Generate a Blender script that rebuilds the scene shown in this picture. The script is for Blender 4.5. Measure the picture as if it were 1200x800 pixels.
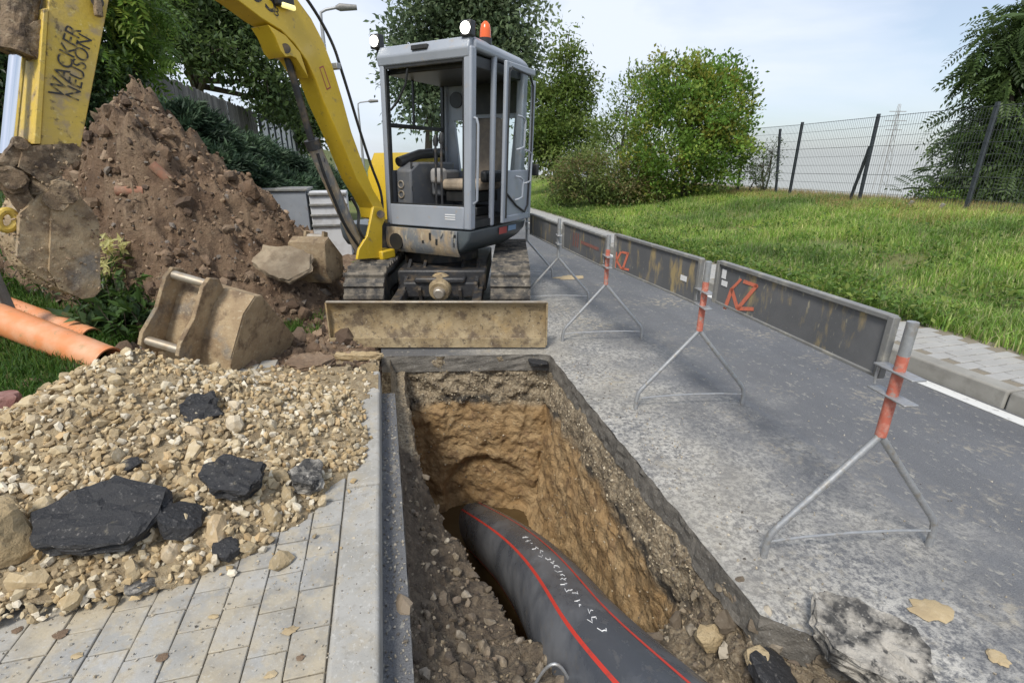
import bpy, bmesh, math, random
import numpy as np
from mathutils import Vector, Matrix, noise as mn
R = math.radians
random.seed(7); rng = np.random.default_rng(7)
for o in list(bpy.data.objects): bpy.data.objects.remove(o)
scn = bpy.context.scene
col = scn.collection

# ------------------------------------------------------------------ camera
FPX, EYE = 580.0, 1.5                      # focal length in photo pixels (1200 wide), eye height
PIT = math.atan(210 / FPX); YAW = math.atan(155 * math.cos(PIT) / FPX)
cd = bpy.data.cameras.new('camera'); cam = bpy.data.objects.new('camera', cd); col.objects.link(cam)
cd.sensor_width = 36; cd.lens = FPX / 1200 * 36; cd.clip_start = 0.05; cd.clip_end = 6000
cam.location = (0, 0, EYE); cam.rotation_euler = (math.pi / 2 - PIT, 0, -YAW)
scn.camera = cam
scn.render.resolution_x = 1024; scn.render.resolution_y = 682

# ------------------------------------------------------------------ light
SUN_EL, SUN_AZ = R(52), R(215)             # azimuth measured clockwise from the road direction (+Y)
wd = bpy.data.worlds.new('World'); scn.world = wd; wd.use_nodes = True
wt = wd.node_tree; wt.nodes.clear()
def wn(t, **k):
    n = wt.nodes.new(t)
    for a, b in k.items(): setattr(n, a, b)
    return n
wl = wt.links.new
wo = wn('ShaderNodeOutputWorld'); bg = wn('ShaderNodeBackground'); bg.inputs[1].default_value = 0.088
tc = wn('ShaderNodeTexCoord'); sep = wn('ShaderNodeSeparateXYZ'); wl(tc.outputs['Generated'], sep.inputs[0])
mx = wn('ShaderNodeMath', operation='MAXIMUM'); mx.inputs[1].default_value = 0.015; wl(sep.outputs[2], mx.inputs[0])
cmb = wn('ShaderNodeCombineXYZ'); wl(sep.outputs[0], cmb.inputs[0]); wl(sep.outputs[1], cmb.inputs[1]); wl(mx.outputs[0], cmb.inputs[2])
sky = wn('ShaderNodeTexSky', sky_type='NISHITA'); sky.sun_disc = False; sky.sun_elevation = SUN_EL; sky.sun_rotation = SUN_AZ
sky.air_density = 1.0; sky.dust_density = 1.5; sky.ozone_density = 1.5; wl(cmb.outputs[0], sky.inputs[0])
# thin broken cloud over the blue
sc = wn('ShaderNodeVectorMath', operation='MULTIPLY'); sc.inputs[1].default_value = (1, 1, 3.0); wl(cmb.outputs[0], sc.inputs[0])
nz = wn('ShaderNodeTexNoise'); nz.inputs['Scale'].default_value = 1.7; nz.inputs['Detail'].default_value = 7; nz.inputs['Roughness'].default_value = 0.52
nz.inputs['Distortion'].default_value = 0.4; wl(sc.outputs[0], nz.inputs[0])
cr = wn('ShaderNodeValToRGB'); cr.color_ramp.elements[0].position = 0.40; cr.color_ramp.elements[0].color = (.38, .38, .38, 1)
cr.color_ramp.elements[1].position = 0.62; cr.color_ramp.elements[1].color = (.97, .97, .97, 1); wl(nz.outputs[0], cr.inputs[0])
cl = wn('ShaderNodeMixRGB'); cl.inputs[2].default_value = (6.0, 6.5, 7.4, 1); wl(cr.outputs[0], cl.inputs[0]); wl(sky.outputs[0], cl.inputs[1])
wl(cl.outputs[0], bg.inputs[0]); wl(bg.outputs[0], wo.inputs[0])
sd = bpy.data.lights.new('sun', 'SUN'); sd.energy = 2.1; sd.angle = R(14); sd.color = (1, .95, .86)
sun = bpy.data.objects.new('sun', sd); col.objects.link(sun); sun.location = (-6, -8, 14)
sv = Vector((math.sin(SUN_AZ) * math.cos(SUN_EL), math.cos(SUN_AZ) * math.cos(SUN_EL), math.sin(SUN_EL)))
sun.rotation_euler = sv.to_track_quat('Z', 'Y').to_euler()
vs = scn.view_settings; vs.view_transform = 'Standard'; vs.look = 'None'; vs.exposure = 0.75; vs.gamma = 1; vs.use_curve_mapping = False

# ------------------------------------------------------------------ pixel -> place
fw = np.array([math.sin(YAW) * math.cos(PIT), math.cos(YAW) * math.cos(PIT), -math.sin(PIT)])
rt = np.array([math.cos(YAW), -math.sin(YAW), 0.]); upv = np.cross(rt, fw); CAM = np.array([0, 0, EYE])
fh = np.array([math.sin(YAW), math.cos(YAW), 0.])
def ray(x, y): return fw + rt * (x - 600) / FPX + upv * (400 - y) / FPX
def gnd(x, y, z=0): d = ray(x, y); return CAM + d * (z - EYE) / d[2]
def atY(x, y, Y): d = ray(x, y); return CAM + d * Y / d[1]
def atX(x, y, X): d = ray(x, y); return CAM + d * X / d[0]
def atD(x, y, D): d = ray(x, y); return CAM + d * D / (d @ fh)

# ------------------------------------------------------------------ materials
MATS = {}
def nodes(name):
    m = bpy.data.materials.new(name); m.use_nodes = True; nt = m.node_tree; nt.nodes.clear()
    out = nt.nodes.new('ShaderNodeOutputMaterial'); b = nt.nodes.new('ShaderNodeBsdfPrincipled')
    nt.links.new(b.outputs[0], out.inputs[0]); MATS[name] = m
    return m, nt, b, out
def N(nt, t, **k):
    n = nt.nodes.new(t)
    for a, v in k.items(): setattr(n, a, v)
    return n
def c4(c): return (c[0], c[1], c[2], 1)
def noise_mask(nt, pos, scale, lo, hi, detail=5, rough=.6, stretch=None, off=0):
    src = pos
    if stretch or off:
        mp = N(nt, 'ShaderNodeMapping'); nt.links.new(pos, mp.inputs[0])
        mp.inputs['Scale'].default_value = stretch or (1, 1, 1); mp.inputs['Location'].default_value = (off, off * .7, off * .3); src = mp.outputs[0]
    t = N(nt, 'ShaderNodeTexNoise'); nt.links.new(src, t.inputs[0]); t.inputs['Scale'].default_value = scale
    t.inputs['Detail'].default_value = detail; t.inputs['Roughness'].default_value = rough
    r = N(nt, 'ShaderNodeMapRange'); nt.links.new(t.outputs[0], r.inputs[0])
    r.inputs[1].default_value = lo; r.inputs[2].default_value = hi
    return r.outputs[0]
def mat(name, base, rough=.6, metal=0, layers=(), bump=None, rand=0, attr=None, rlayers=(), spec=.5, coat=0):
    """layers: (colour, scale, lo, hi, amount[, stretch[, offset]]) noise-masked over the base; bump: list of (scale, distance)"""
    m, nt, b, out = nodes(name); L = nt.links.new
    pos = N(nt, 'ShaderNodeNewGeometry').outputs['Position']
    if rand or attr is None and False: pass
    cur = N(nt, 'ShaderNodeRGB').outputs[0]; cur.default_value = c4(base)
    if attr:
        a = N(nt, 'ShaderNodeAttribute'); a.attribute_name = attr; cur = a.outputs[0]
    if rand:
        oi = N(nt, 'ShaderNodeObjectInfo'); rp = N(nt, 'ShaderNodeValToRGB'); cols = rand
        while len(rp.color_ramp.elements) < len(cols): rp.color_ramp.elements.new(.5)
        for i, c in enumerate(cols): rp.color_ramp.elements[i].position = i / max(1, len(cols) - 1); rp.color_ramp.elements[i].color = c4(c)
        L(oi.outputs['Random'], rp.inputs[0]); cur = rp.outputs[0]
    rcur = None
    for i, ly in enumerate(layers):
        c, s, lo, hi, am = ly[:5]; st = ly[5] if len(ly) > 5 else None; of = ly[6] if len(ly) > 6 else i * 3.7
        mk = noise_mask(nt, pos, s, lo, hi, stretch=st, off=of)
        mul = N(nt, 'ShaderNodeMath', operation='MULTIPLY'); L(mk, mul.inputs[0]); mul.inputs[1].default_value = am
        mixn = N(nt, 'ShaderNodeMixRGB'); L(mul.outputs[0], mixn.inputs[0]); L(cur, mixn.inputs[1]); mixn.inputs[2].default_value = c4(c); cur = mixn.outputs[0]
        if len(ly) > 7:
            rm = N(nt, 'ShaderNodeMix'); L(mul.outputs[0], rm.inputs[0])
            if rcur is None: rm.inputs[2].default_value = rough
            else: L(rcur, rm.inputs[2])
            rm.inputs[3].default_value = ly[7]; rcur = rm.outputs[0]
    L(cur, b.inputs['Base Color']); b.inputs['Roughness'].default_value = rough; b.inputs['Metallic'].default_value = metal
    if rcur is not None: L(rcur, b.inputs['Roughness'])
    b.inputs['Specular IOR Level'].default_value = spec
    if coat: b.inputs['Coat Weight'].default_value = coat; b.inputs['Coat Roughness'].default_value = .15
    prev = None
    for s, d in (bump or ()):
        t = N(nt, 'ShaderNodeTexNoise'); L(pos, t.inputs[0]); t.inputs['Scale'].default_value = s; t.inputs['Detail'].default_value = 6; t.inputs['Roughness'].default_value = .65
        bp = N(nt, 'ShaderNodeBump'); bp.inputs['Distance'].default_value = d; bp.inputs['Strength'].default_value = 1; L(t.outputs[0], bp.inputs['Height'])
        if prev: L(prev, bp.inputs['Normal'])
        prev = bp.outputs[0]
    if prev: L(prev, b.inputs['Normal'])
    return m
def leafmat(name, rough=.45, trans=.35):
    m, nt, b, out = nodes(name); L = nt.links.new
    a = N(nt, 'ShaderNodeAttribute'); a.attribute_name = 'col'
    L(a.outputs[0], b.inputs['Base Color']); b.inputs['Roughness'].default_value = rough; b.inputs['Specular IOR Level'].default_value = .35
    t = N(nt, 'ShaderNodeBsdfTranslucent'); hs = N(nt, 'ShaderNodeHueSaturation'); hs.inputs['Value'].default_value = 1.5; hs.inputs['Hue'].default_value = .485
    L(a.outputs[0], hs.inputs['Color']); L(hs.outputs[0], t.inputs[0])
    mx = N(nt, 'ShaderNodeMixShader'); mx.inputs[0].default_value = trans; L(b.outputs[0], mx.inputs[1]); L(t.outputs[0], mx.inputs[2]); L(mx.outputs[0], out.inputs[0])
    return m
MUD = (.21, .15, .085); DRY = (.36, .27, .165); DARKMUD = (.09, .062, .04)
mat('yellow', (.62, .42, .025), .38, layers=[((.42, .27, .03), 3, .45, .75, .5), (MUD, 9, .62, .72, .8), ((.75, .55, .10), 26, .58, .7, .35), (DARKMUD, 40, .66, .72, .7)], bump=[(60, .0008)], coat=.15)
mat('yellow_dirty', (.60, .42, .05), .55, layers=[((.50, .36, .12), 5, .35, .65, .7), (DRY, 11, .50, .66, .85), (DARKMUD, 22, .58, .68, .8), ((.75, .62, .25), 30, .6, .7, .5)], bump=[(40, .003)])
mat('grey_paint', (.27, .295, .335), .42, layers=[((.36, .38, .42), 2.3, .4, .7, .5), (DRY, 14, .60, .74, .6), (DARKMUD, 60, .66, .74, .6)], bump=[(80, .0005)], coat=.1)
mat('grey_muddy', (.16, .17, .18), .6, layers=[(DRY, 7, .38, .55, .85, (1, 1, .5)), ((.48, .42, .30), 28, .55, .66, .6, (1, 1, .35)), ((.03, .03, .03), 18, .60, .66, .9, (1, 1, .5))], bump=[(35, .004)])
mat('dark_grey_paint', (.075, .09, .10), .35, layers=[(DRY, 9, .58, .75, .6), ((.12, .14, .15), 3, .4, .7, .5)], bump=[(60, .0006)])
mat('black_steel', (.022, .022, .024), .5, layers=[(MUD, 8, .5, .7, .55), ((.06, .06, .06), 30, .5, .7, .5)], bump=[(50, .002)])
mat('black_plastic', (.018, .019, .02), .45, layers=[((.06, .055, .05), 12, .5, .75, .5)])
mat('muddy_steel', (.19, .13, .078), .8, layers=[((.31, .23, .145), 6, .42, .60, .85), ((.07, .048, .032), 11, .50, .62, .85), ((.40, .32, .22), 30, .56, .68, .7), ((.05, .035, .025), 45, .60, .68, .8)], bump=[(14, .02), (45, .012), (120, .004)])
mat('bucket_steel', (.30, .215, .125), .75, layers=[((.40, .30, .18), 6, .42, .60, .8), ((.15, .10, .06), 9, .50, .64, .85), ((.20, .19, .17), 4, .56, .68, .7), ((.46, .38, .26), 34, .56, .68, .6)], bump=[(16, .012), (60, .006)])
mat('blade_steel', (.25, .185, .10), .7, layers=[((.38, .30, .18), 5, .42, .60, .85, (1, 1, .6)), ((.10, .07, .045), 8, .50, .64, .85), ((.46, .31, .13), 3, .56, .68, .6), ((.06, .045, .035), 34, .58, .66, .75), ((.44, .38, .28), 60, .60, .68, .6)], bump=[(18, .008), (90, .003)])
mat('bare_steel', (.45, .40, .33), .45, metal=.6, layers=[(DRY, 12, .45, .65, .7)], bump=[(40, .001)])
mat('chrome', (.75, .77, .80), .12, metal=1)
mat('galvanised', (.36, .37, .38), .48, metal=.55, layers=[((.30, .25, .18), 30, .52, .68, .6), ((.52, .52, .52), 60, .5, .7, .5)], bump=[(90, .0006)])
mat('orange_paint', (.46, .13, .085), .6, layers=[((.55, .28, .22), 40, .45, .65, .7), ((.26, .24, .22), 24, .56, .66, .85)], bump=[(70, .0008)])
mat('panel_face', (.11, .113, .118), .55, layers=[((.17, .17, .175), 4, .4, .7, .7), ((.38, .29, .14), 7, .54, .66, .85, (1, 1.6, .5)), ((.42, .38, .28), 26, .64, .72, .8, (1, 1, .35)), ((.35, .34, .32), 70, .68, .74, .7)], bump=[(50, .0008)])
mat('panel_rim', (.19, .19, .185), .5, layers=[((.36, .34, .28), 20, .5, .7, .7), ((.13, .12, .11), 9, .52, .7, .7)])
mat('spray_orange', (.62, .17, .10), .7, layers=[((.25, .15, .12), 45, .52, .68, .7)])
mat('spray_faint', (.26, .11, .085), .7, layers=[((.10, .09, .09), 40, .48, .66, .8)])
mat('white_sticker', (.72, .72, .72), .5, layers=[((.4, .4, .4), 60, .6, .7, .6)])
mat('decal_black', (.025, .022, .02), .5, layers=[((.30, .22, .06), 30, .52, .64, .8)])
mat('decal_red', (.35, .07, .06), .5); mat('decal_blue', (.20, .30, .42), .5)
mat('seat_fabric', (.16, .135, .11), .85, layers=[((.24, .20, .15), 18, .45, .65, .6)], bump=[(90, .001)])
mat('seat_light', (.38, .31, .23), .85, layers=[((.26, .2, .15), 18, .45, .65, .6)])
mat('console_grey', (.10, .105, .115), .6, layers=[((.20, .18, .15), 12, .52, .7, .5)])
mat('cloth_grey', (.30, .29, .28), .9)
mat('beacon', (.75, .13, .03), .2)
mat('rubber', (.035, .034, .034), .75, layers=[((.20, .17, .13), 9, .42, .62, .8), ((.33, .29, .23), 30, .58, .7, .6)], bump=[(40, .004)])
m, nt, b, out = nodes('lamp_lit'); b.inputs['Base Color'].default_value = (1, 1, .95, 1); b.inputs['Emission Color'].default_value = (1, .96, .86, 1); b.inputs['Emission Strength'].default_value = 9
m, nt, b, out = nodes('lamp_dim'); b.inputs['Base Color'].default_value = (.9, .85, .35, 1); b.inputs['Emission Color'].default_value = (1, .9, .35, 1); b.inputs['Emission Strength'].default_value = .5; b.inputs['Roughness'].default_value = .2
def glassmat(name, tint, al, rough=.04):
    m, nt, b, out = nodes(name); L = nt.links.new
    tr = N(nt, 'ShaderNodeBsdfTransparent'); tr.inputs[0].default_value = c4(tint)
    gl = N(nt, 'ShaderNodeBsdfGlossy'); gl.inputs['Roughness'].default_value = rough; gl.inputs[0].default_value = (.9, .95, 1, 1)
    lw = N(nt, 'ShaderNodeLayerWeight'); lw.inputs[0].default_value = .5; pw = N(nt, 'ShaderNodeMath', operation='POWER'); L(lw.outputs['Facing'], pw.inputs[0]); pw.inputs[1].default_value = 4
    ad = N(nt, 'ShaderNodeMath', operation='MULTIPLY_ADD'); ad.inputs[1].default_value = .5; ad.inputs[2].default_value = al; L(pw.outputs[0], ad.inputs[0])
    mx = N(nt, 'ShaderNodeMixShader'); L(ad.outputs[0], mx.inputs[0]); L(tr.outputs[0], mx.inputs[1]); L(gl.outputs[0], mx.inputs[2]); L(mx.outputs[0], out.inputs[0])
glassmat('glass', (.93, .97, .97), .035)
mat('asphalt_edge', (.12, .11, .095), .85, layers=[((.22, .20, .17), 8, .42, .66, .7), ((.30, .29, .27), 90, .58, .68, .7)], bump=[(90, .006), (25, .01)])
mat('asphalt_chunk', (.022, .022, .024), .62, layers=[((.16, .15, .14), 70, .60, .68, .75), ((.30, .26, .18), 12, .64, .74, .6)], bump=[(70, .006), (24, .012)])
mat('asphalt_chunk_dusty', (.05, .048, .045), .75, layers=[((.42, .39, .34), 11, .40, .58, .9), ((.03, .03, .03), 26, .56, .64, .9), ((.5, .47, .42), 60, .6, .7, .7)], bump=[(60, .007), (20, .012)])
mat('concrete', (.36, .35, .325), .85, layers=[((.40, .34, .24), 14, .50, .64, .55), ((.22, .20, .165), 30, .56, .66, .6), ((.27, .26, .235), 4, .4, .65, .8), ((.42, .35, .23), 2.0, .54, .70, .6), ((.48, .47, .44), 70, .56, .68, .6), ((.16, .15, .13), 45, .66, .74, .7)], bump=[(120, .0012), (20, .002)])
mat('paver', (.3, .3, .3), .85, rand=[(.29, .285, .27), (.33, .325, .305), (.37, .36, .335), (.30, .295, .275), (.34, .33, .31)],
    layers=[((.42, .35, .23), 2.6, .48, .64, .75), ((.20, .19, .17), 7, .46, .66, .6), ((.40, .35, .26), 16, .50, .62, .65), ((.30, .26, .20), 38, .54, .64, .5), ((.46, .45, .42), 80, .58, .68, .5), ((.13, .11, .085), 26, .68, .74, .8)], bump=[(130, .0012), (30, .002)])
mat('paver_side', (.3, .3, .3), .85, rand=[(.33, .325, .31), (.36, .355, .34), (.345, .34, .325)], layers=[((.26, .25, .23), 5, .45, .68, .5), ((.40, .38, .33), 2, .5, .7, .4)], bump=[(100, .002)])
mat('joint_sand', (.20, .175, .135), .95, layers=[((.25, .21, .15), 30, .45, .65, .7)], bump=[(90, .004)])
mat('kerb_right', (.25, .24, .215), .85, layers=[((.34, .33, .30), 3, .45, .7, .7), ((.16, .15, .13), 8, .5, .7, .6)], bump=[(80, .001)])
mat('white_line', (.62, .62, .60), .6, layers=[((.25, .25, .25), 22, .58, .68, .7)])
STONES = [(.38, .28, .15), (.52, .43, .28), (.45, .34, .19), (.56, .49, .36), (.32, .25, .15), (.48, .38, .23), (.42, .30, .16), (.60, .54, .43)]
mat('stone', (.4, .3, .2), .85, rand=STONES, layers=[((.36, .27, .15), 18, .48, .66, .7), ((.62, .56, .45), 45, .56, .68, .5)], bump=[(70, .004), (200, .0015)])
mat('stone_attr', (.4, .3, .2), .85, attr='col', layers=[((.36, .28, .17), 22, .5, .68, .5)], bump=[(80, .003)])
mat('gravel_bed', (.36, .28, .17), .95, layers=[((.22, .165, .10), 12, .42, .62, .8), ((.46, .39, .27), 40, .52, .66, .7)], bump=[(45, .02), (140, .006)])
mat('heap_soil', (.17, .108, .066), .95, layers=[((.28, .20, .13), 2.4, .42, .66, .8), ((.085, .052, .033), 6, .5, .66, .75), ((.33, .25, .17), 16, .60, .72, .6), ((.12, .115, .11), 3.2, .66, .74, .7)], bump=[(9, .05), (32, .025), (110, .008)])
mat('red_stone', (.22, .10, .085), .85, layers=[((.32, .2, .17), 12, .5, .7, .6)], bump=[(40, .008)])
mat('pvc_orange', (.66, .25, .10), .45, layers=[((.70, .42, .27), 5, .42, .66, .7), ((.36, .26, .13), 16, .58, .70, .7), ((.12, .07, .04), 30, .68, .74, .8)], bump=[(60, .0006)])
mat('clay_pipe', (.28, .13, .08), .85, layers=[((.20, .135, .09), 12, .42, .60, .85), ((.36, .22, .15), 30, .55, .68, .6)], bump=[(50, .003)])
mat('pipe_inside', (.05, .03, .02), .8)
mat('hdpe', (.07, .077, .09), .25, layers=[((.17, .175, .185), 5, .44, .66, .7, (1, .35, 1), 2, .5), ((.15, .14, .13), 24, .58, .70, .5, (1, .3, 1), 5, .6), ((.14, .12, .09), 9, .62, .74, .5, None, 9, .7)], bump=[(45, .0008)])  # base lifted to blue grey, putting the sky sheen into the colour
mat('hdpe_stripe', (.56, .05, .035), .4, layers=[((.25, .06, .05), 18, .55, .7, .6)])
mat('chalk', (.75, .75, .75), .8)
mat('wood_slat', (.055, .05, .046), .85, rand=[(.10, .095, .09), (.16, .15, .14), (.08, .076, .072), (.22, .205, .19)], layers=[((.12, .11, .10), 5, .5, .7, .5, (4, 4, .4))], bump=[(30, .004)])
mat('white_board', (.62, .63, .63), .7, layers=[((.4, .4, .38), 3, .5, .7, .6)])
mat('fence_post', (.035, .042, .05), .5)
mat('wire', (.05, .055, .06), .5)
mat('old_post', (.22, .21, .19), .9, layers=[((.13, .12, .10), 14, .45, .65, .7, (1, 1, .2))], bump=[(40, .005)])
mat('bark', (.07, .055, .04), .9, layers=[((.12, .10, .08), 12, .45, .65, .7, (1, 1, .3))], bump=[(25, .02)])
mat('skip_grey', (.24, .26, .29), .5, layers=[((.33, .35, .38), 3, .4, .7, .6), ((.2, .16, .12), 10, .6, .72, .6)])
mat('skip_white', (.55, .56, .58), .5, layers=[((.35, .34, .33), 6, .5, .7, .6)])
mat('red_plastic', (.50, .05, .04), .45)
mat('lamp_pole', (.33, .34, .35), .5, metal=.3)
leafmat('leaf', trans=.42); leafmat('needle', .6, .15); leafmat('grass_blade', .5, .4)

# ------------------------------------------------------------------ mesh helpers
W = {}
def V(p): return np.array(p, float)
class MB:
    def __init__(s): s.v = []; s.f = []
    def add(s, vs, fs):
        k = len(s.v); s.v += [tuple(map(float, p)) for p in vs]; s.f += [tuple(k + i for i in f) for f in fs]; return s
    def box(s, c, sz, ax=None):
        c = V(c); a = np.eye(3) if ax is None else np.array(ax, float); h = V(sz) / 2
        vs = [c + a[0] * x * h[0] + a[1] * y * h[1] + a[2] * z * h[2] for x in (-1, 1) for y in (-1, 1) for z in (-1, 1)]
        return s.add(vs, [(0, 1, 3, 2), (4, 6, 7, 5), (0, 4, 5, 1), (2, 3, 7, 6), (0, 2, 6, 4), (1, 5, 7, 3)])
    def bar(s, p0, p1, w, h, up=(0, 0, 1)):
        p0, p1 = V(p0), V(p1); d = p1 - p0; L = np.linalg.norm(d); d /= L; u = V(up); sd = np.cross(d, u); n = np.linalg.norm(sd)
        if n < 1e-4: sd = np.cross(d, V((1, 0, 0))); n = np.linalg.norm(sd)
        sd /= n; u = np.cross(sd, d)
        return s.box((p0 + p1) / 2, (L, w, h), (d, sd, u))
    def cyl(s, p0, p1, r0, r1=None, n=16, caps=True):
        return s.tube([p0, p1], [r0, r0 if r1 is None else r1], n, caps)
    def tube(s, pts, r, n=8, caps=True, closed=False):
        pts = [V(p) for p in pts]; k = len(pts); rr = [r] * k if np.isscalar(r) else list(r)
        vs = []; prev = None
        for i in range(k):
            a = pts[i - 1] if (i > 0 or closed) else pts[i]; b = pts[(i + 1) % k] if (i < k - 1 or closed) else pts[i]
            d = b - a; d /= np.linalg.norm(d) + 1e-12
            if prev is None:
                t = V((0, 0, 1)) if abs(d[2]) < .9 else V((1, 0, 0)); u = np.cross(d, t)
            else: u = prev - d * (prev @ d)
            u /= np.linalg.norm(u); w = np.cross(d, u); prev = u
            vs += [pts[i] + rr[i] * (u * math.cos(2 * math.pi * j / n) + w * math.sin(2 * math.pi * j / n)) for j in range(n)]
        fs = []
        for i in range(k if closed else k - 1):
            for j in range(n):
                a, b = i * n + j, i * n + (j + 1) % n; c, d2 = ((i + 1) % k) * n + (j + 1) % n, ((i + 1) % k) * n + j
                fs.append((a, b, c, d2))
        if caps and not closed: fs += [tuple(range(n - 1, -1, -1)), tuple((k - 1) * n + j for j in range(n))]
        return s.add(vs, fs)
    def prism(s, poly, ext):
        n = len(poly); e = V(ext); vs = [V(p) for p in poly] + [V(p) + e for p in poly]
        return s.add(vs, [tuple(range(n)), tuple(range(2 * n - 1, n - 1, -1))] + [((i + 1) % n, i, n + i, n + (i + 1) % n) for i in range(n)])
    def strip(s, path, ext, th=None):
        """open sheet along a path, extruded by ext, with thickness along th (a vector per point or one vector)"""
        n = len(path); e = V(ext); P = [V(p) for p in path]
        if th is None: return s.add(P + [p + e for p in P], [(i, i + 1, n + i + 1, n + i) for i in range(n - 1)])
        T = [V(t) for t in th] if np.ndim(th) == 2 else [V(th)] * n
        ring = P + [P[i] + T[i] for i in range(n - 1, -1, -1)]
        return s.prism_quads(ring, e, n)
    def prism_quads(s, ring, e, n):
        m = len(ring); vs = ring + [p + e for p in ring]; fs = []
        for i in range(n - 1):
            fs.append((i, i + 1, m - 2 - i, m - 1 - i)); fs.append((m + i + 1, m + i, m + m - 1 - i, m + m - 2 - i))
        for i in range(m): fs.append(((i + 1) % m, i, m + i, m + (i + 1) % m))
        return s.add(vs, fs)
    def build(s, name, material, parent=None, bevel=0, smooth=35, seg=2):
        v = np.array(s.v); c = (v.min(0) + v.max(0)) / 2
        me = bpy.data.meshes.new(name); me.from_pydata((v - c).tolist(), [], s.f)
        bm = bmesh.new(); bm.from_mesh(me); bmesh.ops.recalc_face_normals(bm, faces=bm.faces); bm.to_mesh(me); bm.free()
        return finish(name, me, material, parent, c, bevel, smooth, seg)
def finish(name, me, material, parent=None, loc=(0, 0, 0), bevel=0, smooth=35, seg=2):
    if material: me.materials.append(MATS[material])
    if smooth:
        me.polygons.foreach_set('use_smooth', [True] * len(me.polygons)); me.set_sharp_from_angle(angle=R(smooth))
    else: me.polygons.foreach_set('use_smooth', [False] * len(me.polygons))
    o = bpy.data.objects.new(name, me); col.objects.link(o); o.location = loc
    if parent: o.parent = parent; o.matrix_parent_inverse = W[parent.name].inverted()
    W[o.name] = Matrix.Translation(Vector(loc))
    if bevel:
        md = o.modifiers.new('bevel', 'BEVEL'); md.width = bevel; md.segments = seg; md.limit_method = 'ANGLE'; md.angle_limit = R(40)
    return o
def tag(o, label=None, cat=None, group=None, kind=None):
    if label: o['label'] = label
    if cat: o['category'] = cat
    if group: o['group'] = group
    if kind: o['kind'] = kind
    return o
def thing(name, label, cat, loc=(0, 0, 0), group=None):
    o = bpy.data.objects.new(name, None); col.objects.link(o); o.location = loc; o.empty_display_size = .1
    W[o.name] = Matrix.Translation(Vector(loc)); return tag(o, label, cat, group)
def dup(root, loc, rotz=0, label=None, scale=None):
    r = root.copy(); col.objects.link(r); r.location = loc; r.rotation_euler = (0, 0, rotz)
    if label: r['label'] = label
    if scale: r.scale = scale
    for ch in list(root.children):
        c = ch.copy(); col.objects.link(c); c.parent = r
        for g2 in list(ch.children):
            d = g2.copy(); col.objects.link(d); d.parent = c
    return r
def arrmesh(name, verts, quads=None, tris=None, colors=None):
    """big mesh from arrays; colors per vertex -> attribute col"""
    me = bpy.data.meshes.new(name); verts = np.asarray(verts, np.float32); me.vertices.add(len(verts)); me.vertices.foreach_set('co', verts.ravel())
    loops = []; starts = []; tot = []; k = 0
    for arr in (quads, tris):
        if arr is None or len(arr) == 0: continue
        arr = np.asarray(arr, np.int32); n = arr.shape[1]; loops.append(arr.ravel()); starts.append(k + np.arange(len(arr)) * n); tot.append(np.full(len(arr), n)); k += arr.size
    lp = np.concatenate(loops); me.loops.add(len(lp)); me.loops.foreach_set('vertex_index', lp)
    st = np.concatenate(starts).astype(np.int32); me.polygons.add(len(st)); me.polygons.foreach_set('loop_start', st)
    me.update(calc_edges=True)
    if colors is not None:
        at = me.attributes.new('col', 'FLOAT_COLOR', 'POINT'); cc = np.ones((len(verts), 4), np.float32); cc[:, :3] = colors; at.data.foreach_set('color', cc.ravel())
    return me
def grid(nx, ny):
    i = np.arange(nx - 1)[:, None] * ny + np.arange(ny - 1)[None]; i = i.ravel()
    return np.stack([i, i + ny, i + ny + 1, i + 1], 1)
def fbm(x, y, z, sc, oc=4): return mn.fractal(Vector((x * sc, y * sc, z * sc)), .8, 2.1, oc)
def ss(a, b, x): t = min(1, max(0, (x - a) / (b - a))); return t * t * (3 - 2 * t)

# rocks ---------------------------------------------------------------------
def ico(sub):
    bm = bmesh.new(); bmesh.ops.create_icosphere(bm, subdivisions=sub, radius=1)
    v = np.array([p.co[:] for p in bm.verts]); f = np.array([[q.index for q in p.verts] for p in bm.faces]); bm.free(); return v, f
ICO = {1: ico(1), 2: ico(2), 3: ico(3)}
def rockverts(r, sub=2, planes=9, flat=.65):
    v, f = ICO[sub]; n = r.normal(size=(planes, 3)); n /= np.linalg.norm(n, axis=1)[:, None]; d = r.uniform(.38, .80, planes)
    q = v @ n.T; rad = np.where(q > .05, d[None] / np.maximum(q, .05), 9).min(1); rad = np.minimum(rad, 1.1) * r.uniform(.95, 1.05, len(v))
    return v * rad[:, None] * np.array([1, r.uniform(.65, .95), r.uniform(flat * .75, flat * 1.15)]), f
def rotm(r):
    q = r.normal(size=4); q /= np.linalg.norm(q); a, b, c, d = q
    return np.array([[a*a+b*b-c*c-d*d, 2*(b*c-a*d), 2*(b*d+a*c)], [2*(b*c+a*d), a*a-b*b+c*c-d*d, 2*(c*d-a*b)], [2*(b*d-a*c), 2*(c*d+a*b), a*a-b*b-c*c+d*d]])
def rock_stuff(name, pts, sizes, colors, material, parent=None, sub=1, seed=3, label=None, cat=None):
    r = np.random.default_rng(seed); protos = [rockverts(r, sub) for _ in range(24)]; vs = []; fs = []; cs = []; k = 0
    for p, s, c in zip(pts, sizes, colors):
        v, f = protos[r.integers(24)]; v = (v * s) @ rotm(r).T + p; vs.append(v); fs.append(f + k); cs.append(np.repeat(np.array(c)[None], len(v), 0)); k += len(v)
    me = arrmesh(name, np.concatenate(vs), None, np.concatenate(fs), np.concatenate(cs))
    o = finish(name, me, material, parent, (0, 0, 0), smooth=0); return tag(o, label, cat, kind='stuff')
def pick(r, cols, n, v=.18):
    c = np.array(cols)[r.integers(len(cols), size=n)]; return c * r.uniform(1 - v, 1 + v, (n, 1))
ROCKME = []
rr_ = np.random.default_rng(11)
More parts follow.
